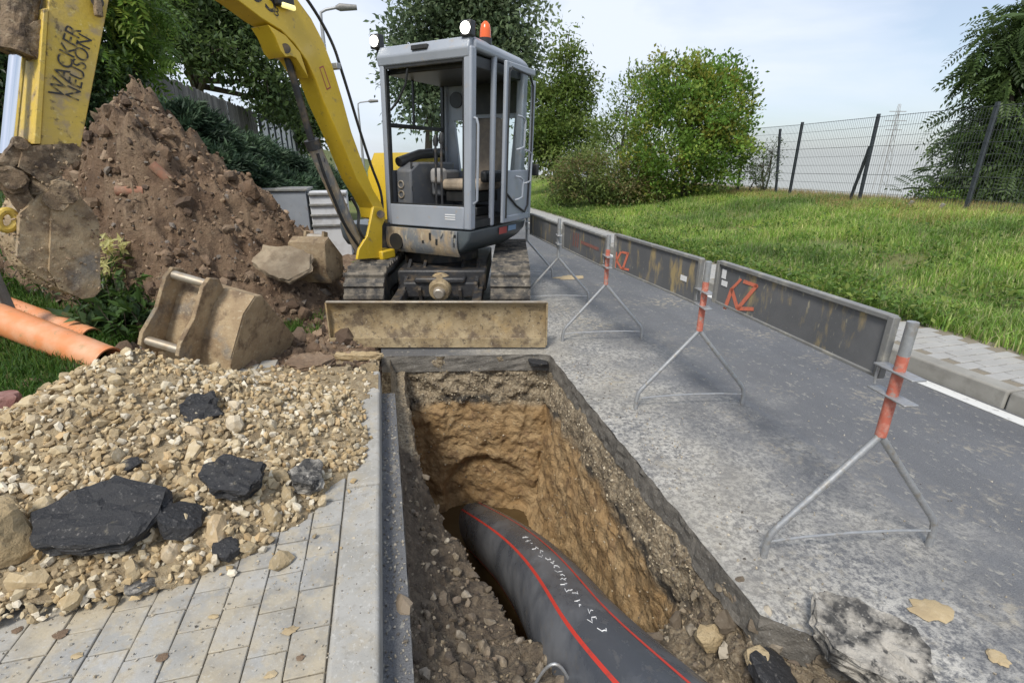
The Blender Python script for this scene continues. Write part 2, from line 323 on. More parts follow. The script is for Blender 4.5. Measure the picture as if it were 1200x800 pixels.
for i in range(14):
    v, f = rockverts(rr_, 2, 10, .7); me = arrmesh('stone', v, None, f); me.polygons.foreach_set('use_smooth', [False] * len(f)); me.materials.append(MATS['stone']); ROCKME.append(me)
def place_rock(name, p, s, parent=None, me=None, mname=None, r=rr_):
    o = bpy.data.objects.new(name, me or ROCKME[r.integers(len(ROCKME))]); col.objects.link(o); o.location = p; o.scale = (s, s, s) if np.isscalar(s) else s
    o.rotation_euler = tuple(r.uniform(0, 6.28, 3)) if np.isscalar(s) else (r.uniform(-.3, .3), r.uniform(-.3, .3), r.uniform(0, 6.28))
    if parent: o.parent = parent; o.matrix_parent_inverse = W[parent.name].inverted()
    W[o.name] = Matrix.Translation(Vector(p)); return o

# ================================================================== SETTING
# ---- asphalt road with the trench cut out of it
m, nt, b, out = nodes('asphalt'); L = nt.links.new
pos = N(nt, 'ShaderNodeNewGeometry').outputs['Position']; sx = N(nt, 'ShaderNodeSeparateXYZ'); L(pos, sx.inputs[0])
def mixc(fac, a, bcol, am=1.0):
    mu = N(nt, 'ShaderNodeMath', operation='MULTIPLY'); L(fac, mu.inputs[0]); mu.inputs[1].default_value = am; mu.use_clamp = True
    q = N(nt, 'ShaderNodeMixRGB'); L(mu.outputs[0], q.inputs[0]); L(a, q.inputs[1]); q.inputs[2].default_value = c4(bcol); return q.outputs[0]
def mul2(a, c):
    q = N(nt, 'ShaderNodeMath', operation='MULTIPLY'); L(a, q.inputs[0]); L(c, q.inputs[1]); return q.outputs[0]
def ramp(src, a, c):
    q = N(nt, 'ShaderNodeMapRange'); q.interpolation_type = 'SMOOTHSTEP'; L(src, q.inputs[0]); q.inputs[1].default_value = a; q.inputs[2].default_value = c; return q.outputs[0]
base = N(nt, 'ShaderNodeRGB').outputs[0]; base.default_value = c4((.102, .104, .110))
c = mixc(noise_mask(nt, pos, 2.2, .38, .66, stretch=(1, .25, 1)), base, (.15, .152, .158), .8)
c = mixc(noise_mask(nt, pos, 160, .52, .62, detail=2), c, (.19, .19, .19), .45)
c = mixc(noise_mask(nt, pos, 210, .58, .66, detail=2, off=4), c, (.02, .02, .022), .6)
nx = N(nt, 'ShaderNodeTexNoise'); L(pos, nx.inputs[0]); nx.inputs['Scale'].default_value = 1.9; nx.inputs['Detail'].default_value = 7; nx.inputs['Roughness'].default_value = .65
na = N(nt, 'ShaderNodeMath', operation='MULTIPLY_ADD'); L(nx.outputs[0], na.inputs[0]); na.inputs[1].default_value = 2.4; L(sx.outputs[0], na.inputs[2])
near = mul2(ramp(na.outputs[0], 3.7, 2.4), ramp(sx.outputs[0], .4, .9))
dust = noise_mask(nt, pos, 3.2, .28, .52, detail=9, rough=.72, off=2)
grit = noise_mask(nt, pos, 46, .40, .60, detail=4, rough=.7, off=8)
c = mixc(mul2(mul2(near, dust), grit), c, (.52, .50, .455), 1.0)
c = mixc(mul2(near, noise_mask(nt, pos, 1.3, .40, .62, off=5)), c, (.30, .275, .23), .55)
fleck = noise_mask(nt, pos, 38, .60, .68, detail=4, stretch=(1, .6, 1), off=11)
c = mixc(fleck, c, (.36, .34, .29), .6)
c = mixc(mul2(noise_mask(nt, pos, 1.6, .52, .66, detail=6, off=21), noise_mask(nt, pos, 24, .5, .62, off=31)), c, (.40, .35, .26), .7)
seam = ramp(N(nt, 'ShaderNodeMath', operation='ABSOLUTE').outputs[0], .05, .0)
sb = N(nt, 'ShaderNodeMath', operation='SUBTRACT'); L(sx.outputs[0], sb.inputs[0]); sb.inputs[1].default_value = 2.24
ab = [n for n in nt.nodes if n.type == 'MATH' and n.operation == 'ABSOLUTE'][0]; L(sb.outputs[0], ab.inputs[0])
c = mixc(mul2(seam, noise_mask(nt, pos, 4, .3, .6, off=3)), c, (.15, .155, .165), .6)
L(c, b.inputs['Base Color'])
rgh = N(nt, 'ShaderNodeMapRange'); L(noise_mask(nt, pos, 1.1, .35, .65, off=6), rgh.inputs[0]); rgh.inputs[3].default_value = .42; rgh.inputs[4].default_value = .68; L(rgh.outputs[0], b.inputs['Roughness'])
t = N(nt, 'ShaderNodeTexNoise'); L(pos, t.inputs[0]); t.inputs['Scale'].default_value = 170; t.inputs['Detail'].default_value = 3
bp = N(nt, 'ShaderNodeBump'); bp.inputs['Distance'].default_value = .004; L(t.outputs[0], bp.inputs['Height']); L(bp.outputs[0], b.inputs['Normal'])

EDGE = [(.20, -.12), (.201, 1.44), (.45, 1.47), (.72, 1.40), (.90, 1.33), (.99, 1.24), (1.06, 1.172), (1.5, 1.182), (2, 1.198), (2.6, 1.205), (3.2, 1.222), (3.62, 1.235), (3.66, 1.15), (3.93, -.12)]
def edgeX(y):
    if y <= EDGE[0][0] or y >= EDGE[-1][0]: return -.12
    for (a, xa), (b2, xb) in zip(EDGE, EDGE[1:]):
        if a <= y <= b2:
            x = xa + (xb - xa) * (y - a) / (b2 - a); return x + (.010 * fbm(y, 3, 0, 6) if 1.0 < y < 3.6 else .02 * fbm(y, 9, 0, 9) if .25 < y <= 1.0 else 0)
ys = sorted(set([-20, -10, -4, -1, 0] + [round(.2 + i * .02, 3) for i in range(188)] + [.201, 3.62, 3.66, 3.93, 4.2, 6, 10, 20, 40, 80, 150, 260]))
mb = MB(); vs_ = []; xs = [edgeX(y) for y in ys]
for y, x in zip(ys, xs): vs_ += [(x, y, 0), (2.6, y, 0), (3.93, y, 0)]
fs_ = []
for i in range(len(ys) - 1):
    k = 3 * i; fs_ += [(k, k + 1, k + 4, k + 3), (k + 1, k + 2, k + 5, k + 4)]
mb.add(vs_, fs_)
mb.add([(-.19, .15, .0005), (-.19, 3.22, .0005), (-.03, 3.2, .0005), (-.03, .15, .0005)], [(0, 3, 2, 1)])
road = mb.build('road', 'asphalt', smooth=0); tag(road, kind='structure')
mb = MB(); path = [(x, y, -.001) for y, x in zip(ys, xs) if .199 <= y <= 3.94]
lv = [0, -.02, -.05, -.08, -.11, -.14]; n_ = len(path)
mb.add([(x + (.012 * fbm(x, y, z * 3, 14) if z else 0) - abs(z) * .05, y + (.01 * fbm(x + 3, y, z * 3, 14) if z else 0), z0 + z) for z in lv for (x, y, z0) in path], [(k * n_ + i, k * n_ + i + 1, (k + 1) * n_ + i + 1, (k + 1) * n_ + i) for k in range(5) for i in range(n_ - 1)]); mb.build('cut_edge', 'asphalt_edge', road, smooth=0)
mb = MB(); pth = [(-.03 + .008 * fbm(y, 1, 1, 8), y, -.0005) for y in np.arange(.15, 3.22, .04)]
mb.strip(pth, (.0, 0, -.12)); mb.build('cut_edge', 'asphalt_edge', road, smooth=0)
mb = MB(); mb.box((3.685, 120, .004), (.10, 290, .004)); o = mb.build('road_line', 'white_line', smooth=0); tag(o, kind='structure')

# ---- trench
m, nt, b, out = nodes('trench_earth'); L = nt.links.new
pos = N(nt, 'ShaderNodeNewGeometry').outputs['Position']; sx = N(nt, 'ShaderNodeSeparateXYZ'); L(pos, sx.inputs[0])
wob = N(nt, 'ShaderNodeTexNoise'); L(pos, wob.inputs[0]); wob.inputs['Scale'].default_value = 3.5; wob.inputs['Detail'].default_value = 5
zz = N(nt, 'ShaderNodeMath', operation='MULTIPLY_ADD'); L(wob.outputs[0], zz.inputs[0]); zz.inputs[1].default_value = .34; L(sx.outputs[2], zz.inputs[2])
# zz = z + .34*noise (mean .17)
g1 = N(nt, 'ShaderNodeRGB').outputs[0]; g1.default_value = c4((.20, .155, .10))
grav = mixc(noise_mask(nt, pos, 60, .44, .60, detail=3), g1, (.36, .30, .21), .8)
grav = mixc(noise_mask(nt, pos, 34, .58, .66, detail=3, off=3), grav, (.07, .06, .05), .8)
cl1 = N(nt, 'ShaderNodeRGB').outputs[0]; cl1.default_value = c4((.29, .185, .085))
clay = mixc(noise_mask(nt, pos, 4, .40, .64), cl1, (.40, .285, .155), .75)
clay = mixc(noise_mask(nt, pos, 9, .54, .68, off=5), clay, (.165, .10, .052), .8)
clay = mixc(noise_mask(nt, pos, 22, .58, .70, off=7), clay, (.44, .34, .21), .5)
rub = N(nt, 'ShaderNodeRGB').outputs[0]; rub.default_value = c4((.085, .064, .044))
rub = mixc(noise_mask(nt, pos, 26, .46, .64), rub, (.16, .125, .085), .8)
fz = ramp(zz.outputs[0], -.34, -.22)
mixz = N(nt, 'ShaderNodeMixRGB'); L(fz, mixz.inputs[0]); L(clay, mixz.inputs[1]); L(grav, mixz.inputs[2])
band = N(nt, 'ShaderNodeMath', operation='SUBTRACT'); L(zz.outputs[0], band.inputs[0]); band.inputs[1].default_value = -.24
ba = N(nt, 'ShaderNodeMath', operation='ABSOLUTE'); L(band.outputs[0], ba.inputs[0])
c = mixc(mul2(ramp(ba.outputs[0], .07, .02), noise_mask(nt, pos, 5, .48, .56, off=13)), mixz.outputs[0], (.03, .028, .026), .9)
lf = N(nt, 'ShaderNodeAttribute'); lf.attribute_name = 'col'
q = N(nt, 'ShaderNodeMixRGB'); L(lf.outputs['Fac'], q.inputs[0]); L(c, q.inputs[1]); L(rub, q.inputs[2])
L(q.outputs[0], b.inputs['Base Color']); b.inputs['Roughness'].default_value = .92
prev = None
for s_, d_ in ((14, .03), (45, .018), (130, .006)):
    t = N(nt, 'ShaderNodeTexNoise'); L(pos, t.inputs[0]); t.inputs['Scale'].default_value = s_; t.inputs['Detail'].default_value = 6
    bp = N(nt, 'ShaderNodeBump'); bp.inputs['Distance'].default_value = d_; bp.inputs['Strength'].default_value = .8; L(t.outputs[0], bp.inputs['Height'])
    if prev: L(prev, bp.inputs['Normal'])
    prev = bp.outputs[0]
L(prev, b.inputs['Normal'])

def interp(tab, y):
    if y <= tab[0][0]: return tab[0][1]
    for (a, va), (b2, vb) in zip(tab, tab[1:]):
        if y <= b2: return va + (vb - va) * (y - a) / (b2 - a)
    return tab[-1][1]
LIPX = [(.2, .5), (1.3, .50), (1.45, .44), (1.6, .40), (1.94, .31), (2.34, .21), (2.6, .10), (2.8, .06), (4, .05)]
LIPZ = [(.2, -.16), (1.0, -.26), (1.4, -.40), (1.7, -.46), (2.34, -.48), (2.6, -.30), (2.8, -.18), (4, -.15)]
BOTZ = [(.2, -.14), (.8, -.22), (1.15, -.30), (1.38, -.40), (1.46, -.62), (1.6, -1.35), (1.8, -1.68), (4, -1.74)]
def profile(y):
    lx, lz, bz = interp(LIPX, y), interp(LIPZ, y), interp(BOTZ, y); ex = edgeX(min(3.6, y)) if y > .21 else 1.45
    rx = interp([(.2, ex - .1), (1.1, ex - .1), (1.5, 1.14), (4, 1.15)], y); lz2 = max(lz, bz)
    return [(-.055, -.02), (-.035, -.12), (-.02, -.16), (lx * .5, lz2 * .75 - .04), (lx, lz2), (lx + .05 if bz < -.8 else lx + .12, min(lz2, bz * .7)), (lx + .07 if bz < -.8 else lx + .2, bz),
            (rx - .12, bz - .02), (rx, bz * .85), (rx + (ex - rx) * .6, bz * .45), (ex - .012, -.16), (ex + .012, -.10), (ex + .03, -.02)]
NU, NVs = 150, 230; yv = np.linspace(.19, 4.05, NVs); TV = np.zeros((NVs, NU, 3)); TC = np.zeros((NVs, NU, 3))
for i, y in enumerate(yv):
    P = np.array(profile(y)); d = np.r_[0, np.cumsum(np.linalg.norm(np.diff(P, axis=0), axis=1))]; u = np.linspace(0, d[-1], NU)
    X = np.interp(u, d, P[:, 0]); Z = np.interp(u, d, P[:, 1])
    for j in range(NU):
        fade = min(1, min(j, NU - 1 - j) / 8)
        a = .035 * fbm(X[j], y, Z[j], 4, 4) + .022 * fbm(X[j] + 9, y, Z[j], 17, 3)
        ledge = X[j] < interp(LIPX, y) + .04 or y < 1.45
        TV[i, j] = (X[j] - a * fade * (1 if X[j] > .7 else -.6), y + .02 * fbm(X[j], y + 5, Z[j], 7) * fade, Z[j] + a * fade * (1.2 if ledge else .5))
        TC[i, j] = ss(-.30, -.15, Z[j] * 0 + (-.1 if (X[j] < interp(LIPX, y) + .05 and Z[j] > -.62 and y < 2.75) else -.4)) * (1 if y > 1.5 else .75) if y > 1.45 else (.85 if X[j] < .75 else .45)
me = arrmesh('trench', TV.reshape(-1, 3), grid(NVs, NU), None, TC.reshape(-1, 3))
trench = finish('trench', me, 'trench_earth', smooth=60); tag(trench, kind='structure')
NX, NZ = 150, 130; FV = np.zeros((NX, NZ, 3))
for i, x in enumerate(np.linspace(-.35, 1.36, NX)):
    for j, z in enumerate(np.linspace(-.0, -1.9, NZ)):
        y = 3.645 + (1.21 - x) * .215 + .02
        gro = math.sin((x + .05 * fbm(x, z, 1, 2)) * 2 * math.pi / .17); dep = ss(-.38, -.5, z)
        y += dep * (.014 * max(0, gro) - .01) + .07 * ss(-.5, -.95, z) * ss(.95, .5, x) * ss(-.1, .2, x)
        y -= (.035 * fbm(x, z, 2, 4.5, 5) + .014 * fbm(x, z, 7, 18)) + (1 - dep) * .03 * fbm(x, z, 8, 11)
        y += .10 * ss(.42, .30, math.hypot(x - .72, (z + 1.42) * .9))
        y -= .05 * (1 - ss(-.4, -.05, z)) * 0
        FV[i, j] = (x, y, z - .012 if j else -.003)
me = arrmesh('far_wall', FV.reshape(-1, 3), grid(NX, NZ), None, np.zeros((NX * NZ, 3)))
finish('far_wall', me, 'trench_earth', trench, smooth=60)
mat('muddy_water', (.075, .048, .022), .12, layers=[((.10, .07, .035), 2, .4, .6, .6)], bump=[(9, .003)])
mb = MB(); mb.add([(.0, 1.4, -1.62), (1.3, 1.4, -1.62), (1.3, 4.0, -1.62), (.0, 4.0, -1.62)], [(0, 1, 2, 3)])
tag(mb.build('water', 'muddy_water', smooth=0), kind='structure')
# rubble lying in the trench: larger pieces singly, crumbs as one mass
r = np.random.default_rng(21)
RUB = [(.10, .078, .055), (.14, .11, .08), (.07, .055, .042), (.20, .16, .11), (.30, .25, .18), (.16, .12, .085)]
mat('rubble_stone', (.1, .1, .1), .88, rand=RUB + [(.42, .37, .29), (.11, .08, .06)], layers=[((.10, .075, .05), 14, .46, .64, .7), ((.3, .26, .2), 60, .6, .7, .4)], bump=[(60, .005)])
RUBME = []
for k in range(10):
    v, f = rockverts(r, 2, 10, .8); me = arrmesh('stone', v, None, f); me.polygons.foreach_set('use_smooth', [False] * len(f)); me.materials.append(MATS['rubble_stone']); RUBME.append(me)
flat = TV.reshape(-1, 3)
big = []
for p in flat[r.permutation(len(flat))]:
    y = p[1]; led = p[0] < interp(LIPX, y) + .02 and p[2] > -.6 and y < 2.7 and p[0] > .0; ramp_ = y < 1.42 and p[2] > -.6
    if not (led or ramp_) or y < .7: continue
    s = r.uniform(.018, .05) * (1.15 if y < 1.5 else .8)
    if all(np.linalg.norm(p - q[0]) > (s + q[1]) * .8 for q in big): big.append((p, s))
    if len(big) >= 210: break
for p, s in big: place_rock('stone', p + (0, 0, s * .25), s, trench, RUBME[r.integers(10)], r=r)
pts, sz, cl_ = [], [], []
for p in flat[r.permutation(len(flat))][:16000]:
    y = p[1]; led = (p[0] < interp(LIPX, y) + .03 and p[2] > -.62 and y < 2.75) or (y < 1.45 and p[2] > -.7)
    up_ = -.40 < p[2] < -.13 and p[0] > .9
    mid = p[0] > .9 and r.random() < .035
    if (led and r.random() < .5) or (up_ and r.random() < .6) or mid:
        pts.append(p); sz.append(r.uniform(.005, .016)); cl_.append((np.array(RUB)[r.integers(6)] if led else np.array([(.36, .30, .21), (.24, .19, .13), (.12, .10, .08), (.46, .40, .30)])[r.integers(4)]) * r.uniform(.8, 1.2))
ff = FV.reshape(-1, 3)
for p in ff[r.permutation(len(ff))][:5200]:
    if -.46 < p[2] < -.14 and r.random() < .75 or r.random() < .03:
        pts.append(p); sz.append(r.uniform(.006, .018)); cl_.append(np.array([(.36, .30, .21), (.24, .19, .13), (.12, .10, .08), (.44, .38, .28)])[r.integers(4)] * r.uniform(.75, 1.2))
for y in np.arange(.2, 3.2, .004):          # grit on the asphalt strip beside the kerb
    if r.random() < .75:
        pts.append(V((r.uniform(-.115, -.035), y, .003))); sz.append(r.uniform(.003, .010) * (1.6 if r.random() < .08 else 1)); cl_.append(np.array([(.26, .24, .20), (.17, .16, .14), (.10, .09, .08), (.36, .33, .28)])[r.integers(4)])
rock_stuff('crumbled_gravel', pts, sz, cl_, 'stone_attr', trench, 1, 5)

# ---- left pavement of small concrete pavers with its kerb
mb = MB(); mb.add([(-2.12, -1.5, .108), (-.26, -1.5, .108), (-.26, 3.35, .108), (-2.12, 3.9, .108)], [(0, 1, 2, 3)])
pavement = mb.build('pavement', 'joint_sand', smooth=0); tag(pavement, kind='structure')
PW, PL = .116, .160
mb = MB(); mb.box((0, 0, -.03), (PW - .0035, PL - .0035, .06)); p0 = mb.build('paver', 'paver', pavement, bevel=.0025, seg=1)
k = 0
for i in range(15):
    for j in range(20):
        x = -.27 - .004 - PW * (i + .5); y = .88 + PL * (j - 1) + (PL / 2 if i % 2 else 0) + .02 * math.sin(i * 2.1)
        if y > 3.75 or (y > 3.3 and x > -.9): continue
        o = p0 if k == 0 else p0.copy()
        if k: col.objects.link(o)
        o.location = (x, y, .091 + random.uniform(-.0022, .0022)); o.rotation_euler = (random.uniform(-.008, .008), random.uniform(-.008, .008), random.uniform(-.012, .012)); k += 1
mb = MB(); mb.box((0, 0, -.135), (.15, .992, .27)); kb = mb.build('kerb_stone', 'concrete', pavement, bevel=.016, seg=3)
for i, y in enumerate((-.55, .45, 1.45, 2.45)):
    o = kb if i == 0 else kb.copy()
    if i: col.objects.link(o)
    o.location = (-.195 + random.uniform(-.002, .002), y + .05, -.010 + random.uniform(-.002, .002)); o.rotation_euler = (0, 0, random.uniform(-.002, .002))
mb = MB(); mb.box((-.195, 3.16, -.012), (.15, .36, .27)); o = mb.build('kerb_stone', 'concrete', pavement, bevel=.016, seg=3); o['label'] = 'sand covered broken end of the kerb'

# ---- right pavement with kerb
mb = MB(); mb.add([(3.90, -20, .112), (4.75, -20, .112), (4.75, 200, .112), (3.90, 200, .112)], [(0, 1, 2, 3)])
sidewalk = mb.build('sidewalk', 'joint_sand', smooth=0); tag(sidewalk, kind='structure')
mb = MB(); mb.box((0, 0, -.13), (.14, .992, .26)); kb = mb.build('kerb_stone', 'kerb_right', sidewalk, bevel=.014, seg=2)
for i in range(22):
    o = kb if i == 0 else kb.copy()
    if i: col.objects.link(o)
    o.location = (3.845, .5 + i, -.005 + random.uniform(-.003, .003))
mb = MB(); mb.box((3.845, -10, -.005), (.14, 20, .26)); mb.box((3.845, 111.5, -.005), (.14, 179, .26)); mb.build('kerb_run', 'kerb_right', sidewalk, bevel=.014)
mb = MB(); mb.box((0, 0, -.03), (.192, .092, .06)); pv = mb.build('paver', 'paver_side', sidewalk, bevel=.004, seg=1); k = 0
for j in range(56):
    for i in range(3):
        o = pv if k == 0 else pv.copy()
        if k: col.objects.link(o)
        o.location = (4.06 + i * .2 + (.1 if j % 2 else 0) - .05, 1.0 + j * .1, .091 + random.uniform(-.002, .002)); k += 1
mb = MB()
for j in range(57, 260):
    for i in range(3): mb.box((4.06 + i * .2 + (.1 if j % 2 else 0) - .05, 1.0 + j * .1, .091), (.192, .092, .06))
tag(mb.build('paver_run', 'paver_side', sidewalk, smooth=0), kind='stuff')

# ---- grass bank and field on the right, slope on the left
mat('grass_soil', (.12, .15, .04), .95, layers=[((.16, .15, .05), 1.4, .45, .65, .7), ((.13, .09, .05), 5, .58, .7, .6)], bump=[(25, .03)])
mat('dry_field', (.30, .23, .10), .95, layers=[((.20, .22, .07), .35, .42, .62, .8), ((.35, .28, .14), 3, .5, .7, .6)], bump=[(12, .05)])
def zr(x, y):
    d = x - 4.55
    if d < 5.6: z = .10 + .48 * ss(0, 5.6, d) * (1 + .04 * fbm(x, y, 0, .8))
    else: z = .58 - .008 * (d - 5.6) - .085 * max(0, d - 7.5)
    return z + .03 * fbm(x, y, 0, 1.3) * min(1, max(0, d) * 2)
xg = np.r_[np.linspace(4.58, 13, 40), 15, 18, 25, 40, 70, 120, 220, 500, 1200, 2600]; yg = np.r_[-60, -20, -8, -3, np.linspace(0, 30, 61), 36, 45, 60, 90, 150, 300, 700, 1600, 2600]
BV = np.array([[(x, y, zr(x, y)) for y in yg] for x in xg]); sp = 42
me = arrmesh('grass_bank', BV[:sp].reshape(-1, 3), grid(sp, len(yg)), None); tag(finish('grass_bank', me, 'grass_soil', smooth=60), kind='structure')
me = arrmesh('field', BV[sp - 1:].reshape(-1, 3), grid(len(xg) - sp + 1, len(yg)), None); tag(finish('field', me, 'dry_field', smooth=60), kind='structure')
def zl(x, y):
    d = max(0, -2.1 - x); d = min(d, 4.4)
    return .10 + .16 * d + .055 * d * d + .25 * d * ss(6, 9, y) + .03 * fbm(x, y, 3, 1.2) * min(1, d * 2)
xg = np.r_[-400, -120, -50, -25, -12, -9, np.linspace(-7.5, -2.1, 36)]; yg2 = np.r_[-60, -20, -6, np.linspace(-2, 30, 60), 40, 60, 100, 200, 600]
GV = np.array([[(x, y, zl(x, y)) for y in yg2] for x in xg])
me = arrmesh('ground', GV.reshape(-1, 3), grid(len(xg), len(yg2)), None); tag(finish('ground', me, 'grass_soil', smooth=60), kind='structure')
mb = MB(); mb.add([(-2.3, 3.3, .05), (-.3, 3.3, .03), (-.12, 260, .03), (-2.3, 260, .05)], [(0, 1, 2, 3)])
tag(mb.build('verge', 'grass_soil', smooth=0), kind='structure')
mb = MB(); mb.add([(-.12, 3.25, .02), (-.12, 3.95, .02), (-.6, 3.95, .02), (-.6, 3.25, .02)], [(0, 1, 2, 3)])

def blades(name, P, h, w, cols, seed, label, lean=.45, cat='grass', material='grass_blade', tint=None):
    r = np.random.default_rng(seed); n = len(P); h = np.broadcast_to(h, n) * r.uniform(.55, 1.25, n); az = r.uniform(0, 6.28, n); dv = np.stack([np.cos(az), np.sin(az), np.zeros(n)], 1)
    sd = np.stack([-np.sin(az), np.cos(az), np.zeros(n)], 1) * (w * r.uniform(.6, 1.3, n))[:, None]; ln = r.uniform(.05, lean, n)[:, None]; hz = np.stack([np.zeros(n), np.zeros(n), h], 1)
    mid = P + hz * .6 + dv * h[:, None] * ln * .4; tip = P + hz * (1 - ln * .3) + dv * h[:, None] * ln * 1.2
    vs = np.concatenate([P - sd, P + sd, mid + sd * .7, mid - sd * .7, tip]); i = np.arange(n)
    q = np.stack([i, i + n, i + 2 * n, i + 3 * n], 1); t = np.stack([i + 3 * n, i + 2 * n, i + 4 * n], 1)
    c = pick(r, cols, n, .25)
    if tint is not None: c = c * tint[:, None] * np.stack([1 + .25 * (tint - 1), np.ones(n), 1 - .2 * (tint - 1)], 1)
    me = arrmesh(name, vs, q, t, np.tile(c, (5, 1))); o = finish(name, me, material, smooth=0); return tag(o, label, cat, kind='stuff')
GR = [(.18, .31, .055), (.25, .39, .075), (.13, .24, .045), (.36, .43, .14), (.21, .35, .06), (.42, .41, .20)]
r = np.random.default_rng(31); n = 260000
X = 4.62 + 6.6 * r.random(n) ** .9; Y = 1.5 + 26 * r.random(n) ** 1.6
mk = np.array([mn.noise(Vector((x * 1.1, y * 1.1, 3))) for x, y in zip(X, Y)]); ke = r.random(n) < np.clip(.75 + mk * 1.2, .12, 1); X, Y, mk = X[ke], Y[ke], mk[ke]
Z = np.array([zr(x, y) for x, y in zip(X, Y)]); P = np.stack([X, Y, Z - .01], 1)
blades('grass', P, .13 + .10 * np.clip(mk, -.5, 1) + .012 * np.clip(X - 6, 0, 4), .0055, GR, 1, 'tall green grass covering the bank behind the right pavement', .8, tint=np.clip(1 + .55 * np.array([mn.noise(Vector((x * .45, y * .45, 13))) + .6 * mn.noise(Vector((x * 2.2, y * 2.2, 17))) for x, y in zip(X, Y)]), .5, 1.5))
n = 52000; X = 8.4 + 4.2 * r.random(n); Y = 3 + 22 * r.random(n); mk = np.array([mn.noise(Vector((x * .8, y * .8, 9))) for x, y in zip(X, Y)]); ke = mk > .12 - (X - 9) * .35; X, Y = X[ke], Y[ke]
blades('dry_grass', np.stack([X, Y, [zr(x, y) for x, y in zip(X, Y)]], 1), .22, .003, [(.38, .27, .11), (.45, .35, .17), (.30, .24, .09), (.30, .30, .09)], 2, 'straw coloured dry grass along the wire fence', .6)
n = 60000; X = -2.1 - 3.4 * r.random(n) ** 1.3; Y = 2.0 + 6 * r.random(n); Z = np.array([zl(x, y) for x, y in zip(X, Y)])
blades('grass', np.stack([X, Y, Z - .01], 1), .10, .004, [(.045, .11, .018), (.06, .14, .022), (.09, .17, .03), (.035, .085, .015)], 3, 'dark green grass around the orange pipes', .8)
n = 2600; X = -1.35 + .9 * r.random(n) - .2; Y = 4.3 + .75 * r.random(n); mk = np.array([mn.noise(Vector((x * 5, y * 5, 2))) for x, y in zip(X, Y)]); ke = mk > .0; X, Y = X[ke], Y[ke]
blades('grass', np.stack([X, Y, np.full(len(X), .06)], 1), .10, .004, [(.06, .13, .02), (.10, .18, .03)], 4, 'sparse grass patch in the mud beside the loose bucket', .8)

# ================================================================== HEAPS AND LOOSE THINGS
HX = [(-5.0, .0), (-4.2, .35), (-3.5, .85), (-2.85, 1.60), (-2.42, 2.05), (-2.2, 2.02), (-1.9, 1.62), (-1.6, 1.30), (-1.1, .93), (-.78, .55), (-.5, .12), (-.3, .02), (0, 0)]
def zheap(x, y):
    h = interp(HX, x + .12 * fbm(y, 2, 0, 1.5)); toe = 6.1 - (1.15 + .28 * h) + 0.75 * ss(-1.75, -2.5, x); back = 6.3 + .6 + .9 * h
    f = ss(toe - .25, max(6.15, toe + .5), y) ** .8 if y < 6.15 else 1 - ss(6.25, back, y)
    z = h * f; n = fbm(x, y, 0, 1.6, 5) * .22 + fbm(x, y, 4, 4.5, 4) * .15 + (.25 - abs(fbm(x, y, 8, 9, 3))) * .13
    return .055 + z + n * min(1, .22 + z * 1.1)
xs_ = np.linspace(-5, -.122, 210); ys_ = np.linspace(3.40, 9.5, 240)
HV = np.array([[(x, y, zheap(x, y) - (.12 if (j < 2 or i > 207) else 0)) for j, y in enumerate(ys_)] for i, x in enumerate(xs_)])
me = arrmesh('dirt_heap', HV.reshape(-1, 3), grid(210, 240)); heap = finish('dirt_heap', me, 'heap_soil', smooth=60)
tag(heap, 'tall brown heap of excavated soil beside the excavator', 'dirt heap')
r = np.random.default_rng(41); SOIL = [(.17, .108, .066), (.12, .076, .048), (.23, .155, .10), (.075, .05, .035), (.30, .215, .145), (.16, .135, .115)]
pts, sz = [], []
for k in range(6500):
    x = r.uniform(-4.2, -.2); y = 3.5 + 3.4 * r.random() ** .9; z = zheap(x, y); s = r.uniform(.008, .034) * (2.0 if r.random() < .06 else 1); pts.append(V((x, y, z + s * .2))); sz.append(s)
rock_stuff('clods', pts, sz, pick(r, SOIL, len(pts), .25), 'stone_attr', heap, 1, 9)
mat('clod', (.1, .1, .1), .95, rand=SOIL[:5] + [(.2, .13, .08)], layers=[((.10, .07, .045), 14, .46, .64, .7)], bump=[(45, .012)])
CLOD = []
for k in range(8):
    v, f = rockverts(r, 2, 9, .75); me = arrmesh('clod', v, None, f); me.polygons.foreach_set('use_smooth', [False] * len(f)); me.materials.append(MATS['clod']); CLOD.append(me)
for k in range(280):
    x = r.uniform(-3.4, -.3); y = 3.6 + 2.6 * r.random(); s = r.uniform(.04, .10) * (1.4 if r.random() < .12 else 1); place_rock('clod', V((x, y, zheap(x, y) + s * .15)), s, heap, CLOD[r.integers(8)], r=r)

# ---- gravel heap on the pavement
def zgr(x, y, raw=False):
    dx = (x + 1.27) / (1.12 if x > -1.27 else 1.3); dy = (y - 2.70) / (1.24 if y < 2.70 else .74); ex_ = 2.4 if y < 2.7 else 1.55; a = (abs(dx) ** ex_ + abs(dy) ** ex_) ** (1 / ex_)
    z = .46 * max(-.2, 1 - a ** 1.05) + .05 * fbm(x, y, 0, 2.5) + .02 * fbm(x, y, 3, 8)
    z2 = .16 * max(-.2, 1 - math.hypot((x + 1.55) / .75, (y - 2.0) / .38))
    z3 = .03 * min(1, 1.2 - math.hypot((x + .75) / .85, (y - 3.1) / .55)) + .012 * fbm(x, y, 6, 9)
    if raw: return .115 + max(z, z2)
    return .115 + max(z, z2, z3)
xs_ = np.linspace(-2.75, -.13, 150); ys_ = np.linspace(1.55, 3.9, 140)
QV = np.array([[(x, y, zgr(x, y) if zgr(x, y) > .125 else .06) for y in ys_] for x in xs_])
me = arrmesh('gravel_heap', QV.reshape(-1, 3), grid(150, 140)); gravel = finish('gravel_heap', me, 'gravel_bed', smooth=60)
tag(gravel, 'heap of pale broken stone tipped on the paver pavement', 'gravel heap')
r = np.random.default_rng(51); big = []; tries = 0
